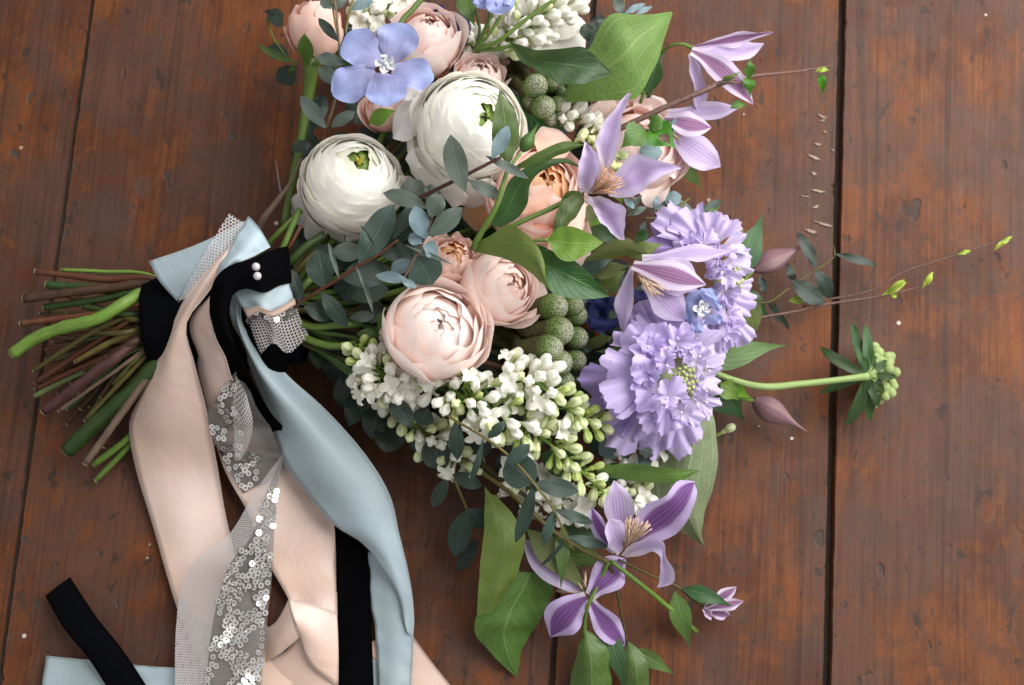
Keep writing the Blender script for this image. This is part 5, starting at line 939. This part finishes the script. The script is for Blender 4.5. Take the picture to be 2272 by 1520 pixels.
# lower leaves
v = thing('pale_leaf', 'big pale green veined leaf hanging below the large scabiosa', 'leaves', (1540, 1050, 10))
patch(v, M['leaf_pale'], [[(1540, 880, 40), (1500, 945, 44), (1468, 1010, 40), (1441, 1075, 34), (1475, 1145, 26), (1512, 1178, 20), (1545, 1200, 14), (1563, 1214, 10)], [(1552, 880, 44), (1545, 950, 48), (1532, 1015, 46), (1520, 1080, 40), (1530, 1140, 32), (1545, 1175, 24), (1555, 1200, 16), (1564, 1214, 10)], [(1565, 880, 40), (1585, 935, 42), (1592, 1010, 38), (1583, 1080, 32), (1562, 1145, 25), (1558, 1175, 20), (1560, 1198, 14), (1565, 1214, 10)]], wave=.6, nu=28, nv=17)
patch(v, M['leaf_back'], [[(1320, 1036, 46), (1400, 1028, 52), (1480, 1038, 54), (1552, 1043, 48)], [(1325, 1048, 44), (1400, 1048, 48), (1490, 1052, 51), (1552, 1044, 48)], [(1330, 1056, 40), (1400, 1066, 44), (1500, 1071, 47), (1552, 1046, 48)]], wave=.4)
leaf(v, M['leaf_dark'], (1330, 1040, 34), (1420, 1080, 34), 50); leaf(v, M['leaf_dark'], (1200, 1010, 34), (1320, 1050, 34), 70)
v = thing('folded_leaf', 'large folded green leaf hanging at the lower edge of the bouquet', 'leaves', (1110, 1300, 8))
patch(v, M['leaf_olive'], [[(1076, 1078, 40), (1074, 1170, 42), (1064, 1270, 36), (1058, 1368, 24)], [(1085, 1090, 40), (1115, 1180, 44), (1110, 1265, 38), (1085, 1360, 26)], [(1100, 1100, 38), (1162, 1180, 38), (1152, 1262, 32), (1112, 1335, 24)]], wave=.8)
patch(v, M['leaf_mid'], [[(1130, 1270, 26), (1085, 1325, 24), (1058, 1365, 22), (1055, 1405, 16), (1100, 1460, 8), (1146, 1503, 3)], [(1175, 1270, 24), (1140, 1330, 22), (1120, 1375, 20), (1112, 1410, 15), (1125, 1458, 8), (1147, 1503, 3)], [(1222, 1280, 16), (1226, 1318, 14), (1205, 1360, 13), (1192, 1388, 11), (1162, 1432, 7), (1148, 1503, 3)]], wave=.8, nu=26)
v = thing('trailing_vine', 'branching clematis vine trailing from the lower edge towards the camera', 'vine', (1350, 1245, 10))
stem(v, M['stem_olive'], [(1000, 985, 34), (1060, 1040, 36), (1130, 1092, 38), (1230, 1180, 38), (1300, 1225, 38), (1350, 1246, 38)], [12, 11, 10, 10, 10, 13])
stem(v, M['stem_olive'], [(1030, 1000, 30), (1110, 1060, 32), (1180, 1110, 30), (1250, 1160, 26)], [12, 11, 9, 8])
stem(v, M['stem_green'], [(1350, 1246, 38), (1330, 1292, 34), (1306, 1340, 34), (1298, 1372, 28), (1297, 1410, 22)], [9, 9, 8, 9, 11]); stem(v, M['stem_olive'], [(1352, 1246, 38), (1368, 1310, 28), (1382, 1380, 18), (1392, 1430, 12)], [8, 6, 5, 6])
stem(v, M['stem_green'], [(1354, 1244, 38), (1390, 1272, 36), (1440, 1312, 28), (1480, 1345, 18), (1546, 1402, 6)], [9, 10, 11, 11, 11]); stem(v, M['stem_olive'], [(1372, 1242, 38), (1420, 1265, 30), (1460, 1284, 24), (1500, 1300, 18), (1545, 1335, 14), (1572, 1352, 12)], [6, 5, 5, 6, 7, 8])
for m, b, tp, w, k in [('leaf_olive', (1170, 1175, 30), (1316, 1328, 30), 60, dict(bend=-.03)), ('leaf_mid', (1250, 1160, 32), (1244, 1312, 34), 34, {}), ('leaf_dark', (1235, 1140, 24), (1340, 1200, 24), 50, {}), ('leaf_mid', (1240, 1225, 22), (1360, 1245, 26), 50, {}), ('leaf_dark', (1330, 1384, 20), (1386, 1545, 10), 46, dict(bend=-.12)), ('leaf_dark', (1512, 1306, 18), (1629, 1348, 16), 36, dict(bend=-.06)), ('leaf_mid', (1497, 1312, 18), (1534, 1442, 3), 48, dict(bend=.05)), ('leaf_mid', (1405, 1440, 14), (1498, 1497, 3), 36, {})]: leaf(v, M[m], b, tp, w, **k)
patch(v, M['leaf_mid'], [[(1295, 1395, 24), (1280, 1450, 22), (1266, 1510, 14), (1262, 1570, 8)], [(1298, 1395, 24), (1306, 1455, 26), (1312, 1510, 20), (1315, 1575, 10)], [(1302, 1396, 24), (1345, 1435, 22), (1356, 1500, 14), (1356, 1560, 8)]], wave=.5)
patch(v, M['leaf_mid'], [[(1392, 1424, 14), (1384, 1470, 16), (1388, 1530, 10), (1405, 1580, 4)], [(1394, 1424, 14), (1408, 1475, 18), (1414, 1530, 12), (1416, 1590, 5)], [(1398, 1424, 14), (1432, 1460, 15), (1440, 1520, 10), (1430, 1580, 4)]], wave=.4)
# eucalyptus sprigs
def euc(label, stempts, w, leaves, mat='stem_red', group='eucalyptus sprigs', name='eucalyptus_sprig', prof='euc'):
    t = thing(name, label, 'eucalyptus', stempts[0], group)
    if stempts: stem(t, M[mat], stempts, w)
    for a in leaves:
        k = dict(arch=2, fold=.08, wav=.5, prof=prof); k.update(a[4] if len(a) > 4 else {}); leaf(t, M[a[0]], a[1], a[2], a[3], **k)
    return t
G_, B_, D_, T_, X_ = 'euc_grey', 'euc_blue', 'euc_dark', 'euc_teal', 'euc_deep'
euc('silver grey eucalyptus sprig lying over the larger white ranunculus', [(890, 455, 96), (935, 436, 104), (1000, 405, 114), (1060, 375, 120), (1112, 348, 124)], [9, 9, 9, 8, 7], [
    (G_, (1033, 425, 116), (1000, 298, 130), 54, dict(bend=-.08)), (B_, (1092, 352, 124), (1128, 279, 128), 36, dict(bend=.05)), (G_, (1078, 346, 122), (1173, 397, 118), 22, {}), (G_, (1040, 402, 116), (1114, 440, 108), 32, {}), (G_, (948, 462, 106), (849, 428, 104), 38, dict(bend=.05)), (D_, (900, 450, 84), (935, 400, 80), 60, {}), (D_, (940, 440, 88), (975, 420, 86), 40, {})], 'stem_plum')
euc('silver blue eucalyptus tip pointing up beside the frilled spray rose', [(893, 622, 92), (925, 562, 98), (945, 522, 104), (958, 485, 110), (960, 468, 112)], [7, 7, 7, 6, 4], [
    (G_, (955, 482, 112), (978, 430, 116), 46, {}), (G_, (950, 523, 108), (1026, 460, 114), 46, dict(bend=.06)), (B_, (946, 530, 104), (922, 456, 112), 46, dict(bend=-.08)), (B_, (940, 545, 102), (972, 562, 96), 40, {}), (B_, (938, 540, 102), (908, 520, 100), 34, {}), (T_, (925, 570, 94), (960, 632, 84), 82, {}), (B_, (918, 582, 92), (866, 600, 86), 34, {}), (B_, (905, 622, 96), (832, 611, 92), 26, {}), (B_, (890, 622, 96), (925, 638, 92), 18, {}), (G_, (900, 545, 100), (1006, 588, 96), 10, dict(fold=.4))], 'stem_tan')
euc('dark green eucalyptus branch with red stem running from the handle', [(655, 680, 66), (690, 656, 72), (720, 638, 76), (752, 618, 80), (795, 590, 84), (840, 565, 88), (884, 532, 90)], [8, 8, 8, 8, 8, 7, 6], [
    (T_, (797, 588, 84), (874, 452, 84), 66, {}), (D_, (873, 530, 90), (922, 450, 92), 32, {}), (T_, (838, 566, 90), (800, 500, 94), 14, dict(fold=.3)), (D_, (840, 565, 86), (972, 568, 80), 46, {}), (D_, (878, 535, 90), (925, 585, 90), 20, {}), (D_, (720, 640, 76), (705, 555, 74), 66, {}), (G_, (752, 618, 82), (729, 538, 86), 12, dict(fold=.4)), (D_, (756, 616, 78), (868, 600, 72), 66, {}), (G_, (790, 592, 86), (829, 698, 84), 11, dict(fold=.4, bend=-.06)), (D_, (672, 678, 68), (644, 594, 70), 30, {}), (D_, (675, 680, 66), (745, 702, 58), 46, {}), (D_, (712, 648, 72), (772, 728, 62), 38, {}), (G_, (735, 560, 66), (805, 560, 64), 46, {}), (D_, (700, 545, 60), (760, 600, 58), 50, {})], 'stem_red')
euc('shaded grey eucalyptus leaves left of the front pink rose', [(720, 690, 44), (780, 690, 50), (830, 660, 54)], 6, [(G_, (780, 660, 58), (862, 640, 60), 48, {}), (G_, (775, 705, 56), (832, 702, 60), 26, {}), (D_, (790, 690, 50), (855, 690, 48), 60, {}), (D_, (740, 640, 46), (820, 640, 46), 70, {}), (X_, (720, 700, 36), (800, 740, 36), 70, {}), (X_, (700, 740, 30), (770, 790, 30), 60, {})], 'stem_brown')
euc('grey eucalyptus sprig at the top left beside the rosebud', [(722, 284, 66), (737, 245, 74), (752, 175, 84), (752, 140, 90), (752, 90, 94), (745, 20, 96), (740, -20, 96)], [7, 7, 6, 6, 5, 5, 5], [
    (D_, (750, 92, 92), (706, 40, 90), 24, {}), (G_, (757, 134, 94), (788, 82, 98), 36, {}), (G_, (764, 142, 92), (702, 126, 94), 32, {}), (G_, (750, 190, 80), (708, 148, 80), 36, {}), (G_, (722, 284, 70), (666, 213, 74), 36, {}), (G_, (735, 282, 62), (788, 248, 62), 30, {}), (D_, (690, 320, 52), (646, 332, 52), 30, {}), (G_, (735, 20, 92), (712, 0, 90), 24, {}), (G_, (738, 22, 92), (770, -4, 92), 24, {}), (B_, (780, 22, 86), (828, -2, 86), 30, {}), (D_, (690, 240, 40), (730, 240, 40), 60, {}), (D_, (690, 300, 36), (680, 250, 36), 50, {})], 'stem_tan')
t = thing('leafy_twig', 'second thin stalk with tiny leaves next to the grey sprig', 'twig', (770, 20, 80)); stem(t, M['stem_yellow'], [(752, 90, 88), (742, 40, 90), (735, -10, 90)], 5); stem(t, M['stem_yellow'], [(766, 75, 88), (775, 30, 88), (786, -10, 86)], 6); leaf(t, M['euc_dark'], (770, 72, 80), (785, 66, 80), 10)
euc('dark leaves in the shade left of the rosebud', [(640, 130, 30), (610, 90, 26), (590, 40, 20)], 4, [(D_, (625, 60, 26), (600, 20, 20), 40, {}), (D_, (640, 130, 30), (592, 105, 22), 40, {}), (D_, (612, 30, 24), (584, 26, 20), 10, {}), (X_, (650, 190, 24), (620, 150, 20), 50, {})], 'stem_green')
euc('eucalyptus sprig hanging over the white lilac at the lower edge', [(960, 890, 66), (993, 922, 72), (1074, 970, 76), (1132, 1014, 76), (1184, 1072, 74), (1228, 1130, 70), (1255, 1188, 66), (1273, 1222, 62)], [6, 6, 6, 6, 6, 6, 5, 4], [
    (T_, (1186, 1072, 72), (1122, 1022, 66), 76, dict(prof='round')), (T_, (1186, 1073, 74), (1285, 1091, 70), 42, {}), (T_, (1120, 1030, 76), (1176, 985, 80), 32, dict(bend=.06)), (D_, (1184, 1076, 72), (1143, 1205, 62), 32, dict(bend=-.05)), (T_, (1229, 1134, 70), (1205, 1213, 64), 24, {}), (T_, (1230, 1131, 70), (1318, 1162, 66), 24, {}), (T_, (1256, 1190, 66), (1352, 1214, 62), 24, {}), (D_, (1255, 1193, 66), (1198, 1256, 58), 10, dict(bend=-.1)), (D_, (1072, 972, 76), (1036, 1085, 66), 15, dict(bend=-.08)), (D_, (1010, 935, 74), (1015, 1022, 64), 34, {}), (D_, (1122, 936, 78), (1083, 972, 76), 24, {}), (T_, (1130, 1012, 62), (1180, 1010, 62), 40, {}), (X_, (1000, 900, 60), (1050, 930, 60), 40, {})], 'stem_yellow')
euc('darker eucalyptus sprig hanging low over the boards left of the lilac', [(860, 860, 36), (926, 938, 38), (955, 982, 38), (996, 1040, 36), (1032, 1120, 30), (1050, 1160, 24), (1068, 1198, 18)], [6, 6, 6, 6, 6, 6, 4], [
    (D_, (985, 1040, 36), (950, 975, 38), 64, dict(prof='round')), (D_, (860, 880, 56), (916, 948, 52), 44, dict(bend=-.05)), (D_, (950, 905, 52), (930, 945, 50), 46, {}), (D_, (790, 830, 34), (778, 868, 30), 40, {}), (D_, (830, 840, 32), (815, 885, 26), 40, {}), (D_, (994, 1060, 34), (959, 1127, 28), 32, {}), (D_, (1036, 1130, 30), (1007, 1235, 16), 50, {}), (D_, (1040, 1128, 28), (1078, 1170, 24), 40, {}), (X_, (1062, 1196, 18), (1014, 1268, 8), 36, {}), (D_, (1000, 1052, 34), (1070, 1080, 32), 34, {}), (D_, (925, 940, 34), (918, 1000, 26), 30, {}), (X_, (800, 810, 30), (760, 850, 22), 40, {}), (X_, (760, 800, 26), (740, 850, 18), 40, {})], 'stem_olive')
euc('thin eucalyptus sprig with small dark leaves over the right seam', [(1640, 660, 24), (1700, 672, 24), (1760, 632, 22), (1812, 598, 20), (1852, 566, 16), (1838, 520, 12)], [4, 4, 4, 3.5, 3, 2], [
    (D_, (1810, 597, 22), (1768, 515, 24), 28, dict(bend=.08)), (D_, (1808, 600, 22), (1842, 667, 12), 36, dict(bend=-.1)), (D_, (1757, 622, 26), (1830, 674, 20), 44, dict(bend=.05)), (D_, (1853, 564, 18), (1947, 589, 10), 20, {}), (D_, (1676, 590, 26), (1671, 558, 28), 14, {}), (D_, (1684, 610, 24), (1698, 652, 20), 20, {}), (D_, (1700, 664, 24), (1752, 732, 6), 15, {}), (D_, (1745, 585, 14), (1762, 625, 12), 20, {})], 'stem_olive')
euc('grey green eucalyptus leaves above the right scabiosa', [(1430, 485, 56), (1460, 483, 54), (1490, 470, 50), (1530, 440, 40)], 5, [(G_, (1545, 475, 40), (1455, 462, 46), 54, {}), (B_, (1475, 450, 48), (1512, 434, 48), 34, {}), (B_, (1452, 470, 50), (1458, 434, 52), 14, {}), (B_, (1385, 440, 72), (1407, 464, 76), 16, {}), (G_, (1390, 470, 66), (1425, 432, 70), 16, {}), (G_, (1390, 480, 60), (1435, 460, 62), 16, {}), (G_, (1520, 480, 46), (1535, 520, 70), 12, {}), (T_, (1420, 545, 56), (1430, 490, 58), 18, {}), (D_, (1555, 470, 36), (1600, 445, 30), 20, {})], 'stem_yellow')
euc('teal grey eucalyptus leaves under the large scabiosa', [(1390, 960, 40), (1410, 1000, 46), (1435, 1025, 48)], 5, [(B_, (1390, 965, 44), (1330, 1010, 40), 60, {}), (T_, (1388, 960, 46), (1392, 1030, 42), 26, {}), (D_, (1400, 965, 42), (1455, 1000, 42), 46, {}), (G_, (1432, 1018, 54), (1440, 992, 56), 28, {}), (T_, (1415, 1010, 50), (1445, 1035, 52), 30, {})], 'stem_olive')
euc('few grey eucalyptus leaves at the top edge near the big pale leaf', [(1385, -10, 70), (1382, 30, 72), (1378, 50, 70)], 6, [(G_, (1382, 36, 74), (1364, -4, 76), 26, {}), (B_, (1384, 32, 74), (1432, 8, 74), 16, {}), (B_, (1410, 34, 74), (1447, 14, 72), 14, {}), (D_, (1305, 92, 62), (1298, 52, 64), 34, {}), (G_, (1320, 70, 60), (1345, 45, 62), 26, {})], 'stem_yellow')
euc('round eucalyptus leaves behind the open clematis', [(1430, 300, 60), (1450, 340, 64), (1465, 370, 66)], 5, [(B_, (1470, 340, 66), (1418, 335, 66), 50, dict(prof='round')), (T_, (1440, 265, 66), (1462, 258, 66), 26, {}), (B_, (1475, 300, 66), (1510, 252, 70), 10, {}), (G_, (1492, 280, 62), (1480, 320, 60), 14, {})], 'stem_yellow')
# filler greenery deep under the blooms
fl = 'dark eucalyptus sprig in the shade deep under the blooms'
r = random.Random(99)
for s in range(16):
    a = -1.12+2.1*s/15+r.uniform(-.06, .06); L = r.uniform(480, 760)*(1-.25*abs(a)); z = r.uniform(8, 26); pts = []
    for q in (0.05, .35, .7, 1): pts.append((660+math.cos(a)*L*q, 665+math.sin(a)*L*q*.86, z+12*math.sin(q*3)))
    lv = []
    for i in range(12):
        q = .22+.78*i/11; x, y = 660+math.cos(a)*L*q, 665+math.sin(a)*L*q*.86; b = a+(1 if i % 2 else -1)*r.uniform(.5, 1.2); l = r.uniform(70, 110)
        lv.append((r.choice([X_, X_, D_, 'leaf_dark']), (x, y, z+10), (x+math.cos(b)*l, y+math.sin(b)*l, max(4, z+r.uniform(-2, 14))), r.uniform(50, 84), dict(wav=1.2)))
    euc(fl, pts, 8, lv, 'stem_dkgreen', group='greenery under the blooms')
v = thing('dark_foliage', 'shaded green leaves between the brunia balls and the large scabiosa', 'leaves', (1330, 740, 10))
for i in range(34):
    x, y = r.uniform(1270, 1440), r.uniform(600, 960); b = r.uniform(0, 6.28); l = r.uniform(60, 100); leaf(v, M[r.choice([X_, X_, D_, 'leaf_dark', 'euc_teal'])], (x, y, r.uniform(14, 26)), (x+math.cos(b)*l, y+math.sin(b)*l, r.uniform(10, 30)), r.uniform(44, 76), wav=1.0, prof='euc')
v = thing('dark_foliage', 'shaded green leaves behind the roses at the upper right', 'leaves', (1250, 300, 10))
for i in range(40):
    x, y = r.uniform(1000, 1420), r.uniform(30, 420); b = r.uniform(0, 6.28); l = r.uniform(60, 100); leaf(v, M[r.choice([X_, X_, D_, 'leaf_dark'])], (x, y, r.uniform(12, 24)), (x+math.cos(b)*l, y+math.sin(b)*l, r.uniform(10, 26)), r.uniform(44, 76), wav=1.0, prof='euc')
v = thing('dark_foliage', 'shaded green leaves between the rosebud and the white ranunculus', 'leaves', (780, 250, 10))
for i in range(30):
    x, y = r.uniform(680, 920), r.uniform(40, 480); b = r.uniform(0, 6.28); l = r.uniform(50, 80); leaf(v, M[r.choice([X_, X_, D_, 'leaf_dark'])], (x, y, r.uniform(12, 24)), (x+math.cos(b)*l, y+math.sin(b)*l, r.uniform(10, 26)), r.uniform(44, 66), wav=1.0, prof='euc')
# birch twigs
t = thing('birch_twig', 'brown budding birch twig pointing right above the scuffed board', 'twig', (1380, 283, 60))
stem(t, M['bark'], [(1340, 300, 70), (1380, 283, 74), (1480, 236, 78), (1560, 202, 78), (1590, 188, 76), (1660, 171, 66), (1780, 157, 46), (1846, 145, 36)], [14, 14, 12, 13, 13, 8, 7, 4], wob=.06, seg=44)
stem(t, M['bark'], [(1580, 193, 76), (1605, 183, 78), (1640, 184, 74), (1668, 170, 66)], [8, 7, 6, 4], name='side_shoot')
for m, b, tp, w, k in [('leaf_birch', (1660, 176, 72), (1664, 132, 76), 26, dict(jag=.15)), ('leaf_birch', (1660, 172, 72), (1665, 216, 68), 30, dict(jag=.15, bend=.1)), ('leaf_birch', (1818, 165, 44), (1826, 214, 30), 22, dict(jag=.1)), ('twig_bud', (1808, 160, 46), (1841, 158, 44), 14, {}), ('leaf_birch', (1600, 188, 76), (1645, 160, 78), 12, {}), ('leaf_olive', (1600, 180, 78), (1640, 168, 80), 10, {}), ('leaf_birch', (1620, 240, 66), (1660, 232, 60), 20, dict(jag=.15))]: leaf(t, M[m], b, tp, w, nu=19, **k)
for m, b, tp, w, k in [('leaf_birch', (1432, 288, 90), (1376, 330, 92), 66, dict(jag=.12, fold=.2)), ('leaf_birch', (1440, 285, 90), (1500, 330, 90), 70, dict(jag=.12, fold=.15)), ('leaf_birch', (1438, 282, 90), (1482, 272, 92), 40, dict(jag=.12)), ('stem_tan', (1462, 300, 95), (1490, 325, 94), 22, {})]: leaf(t, M[m], b, tp, w, nu=23, prof='ovate', **k)
t = thing('birch_twig', 'thin budding birch twig reaching to the right edge of the picture', 'twig', (1690, 700, 10))
stem(t, M['bark'], [(1600, 720, 24), (1690, 704, 22), (1770, 690, 20), (1830, 676, 18), (1960, 656, 15), (2070, 629, 12)], [8, 7, 6, 5.5, 5, 3], seg=40); stem(t, M['bark'], [(1780, 680, 14), (1830, 666, 14), (1930, 646, 16), (2000, 606, 16), (2060, 585, 16), (2130, 563, 15), (2230, 530, 13), (2290, 512, 12)], [5, 5, 5, 4.5, 4, 4, 3.5, 3], name='side_shoot', seg=40)
for b, tp, w in [((1956, 656, 18), (2012, 626, 22), 18), ((1968, 650, 20), (2008, 620, 26), 16), ((1972, 654, 18), (1990, 660, 18), 12), ((2046, 640, 15), (2070, 603, 18), 15), ((2122, 566, 17), (2154, 556, 18), 11), ((2204, 556, 14), (2232, 530, 16), 11), ((2212, 548, 14), (2246, 524, 16), 12), ((1748, 668, 18), (1792, 664, 18), 22)]: leaf(t, M['twig_bud'], b, tp, w, 'bud', prof='lance', fold=.4, arch=3)
t = thing('leaf_tip', 'small red leaf tip behind the right scabiosa', 'leaf', (1610, 485, 30)); stem(t, M['stem_red'], [(1560, 480, 34), (1600, 483, 34), (1620, 488, 32)], [4, 5, 5]); leaf(t, M['stem_red'], (1612, 486, 32), (1627, 482, 32), 8)
leaf(t, M['leaf_mid'], (1555, 505, 36), (1600, 450, 28), 22)
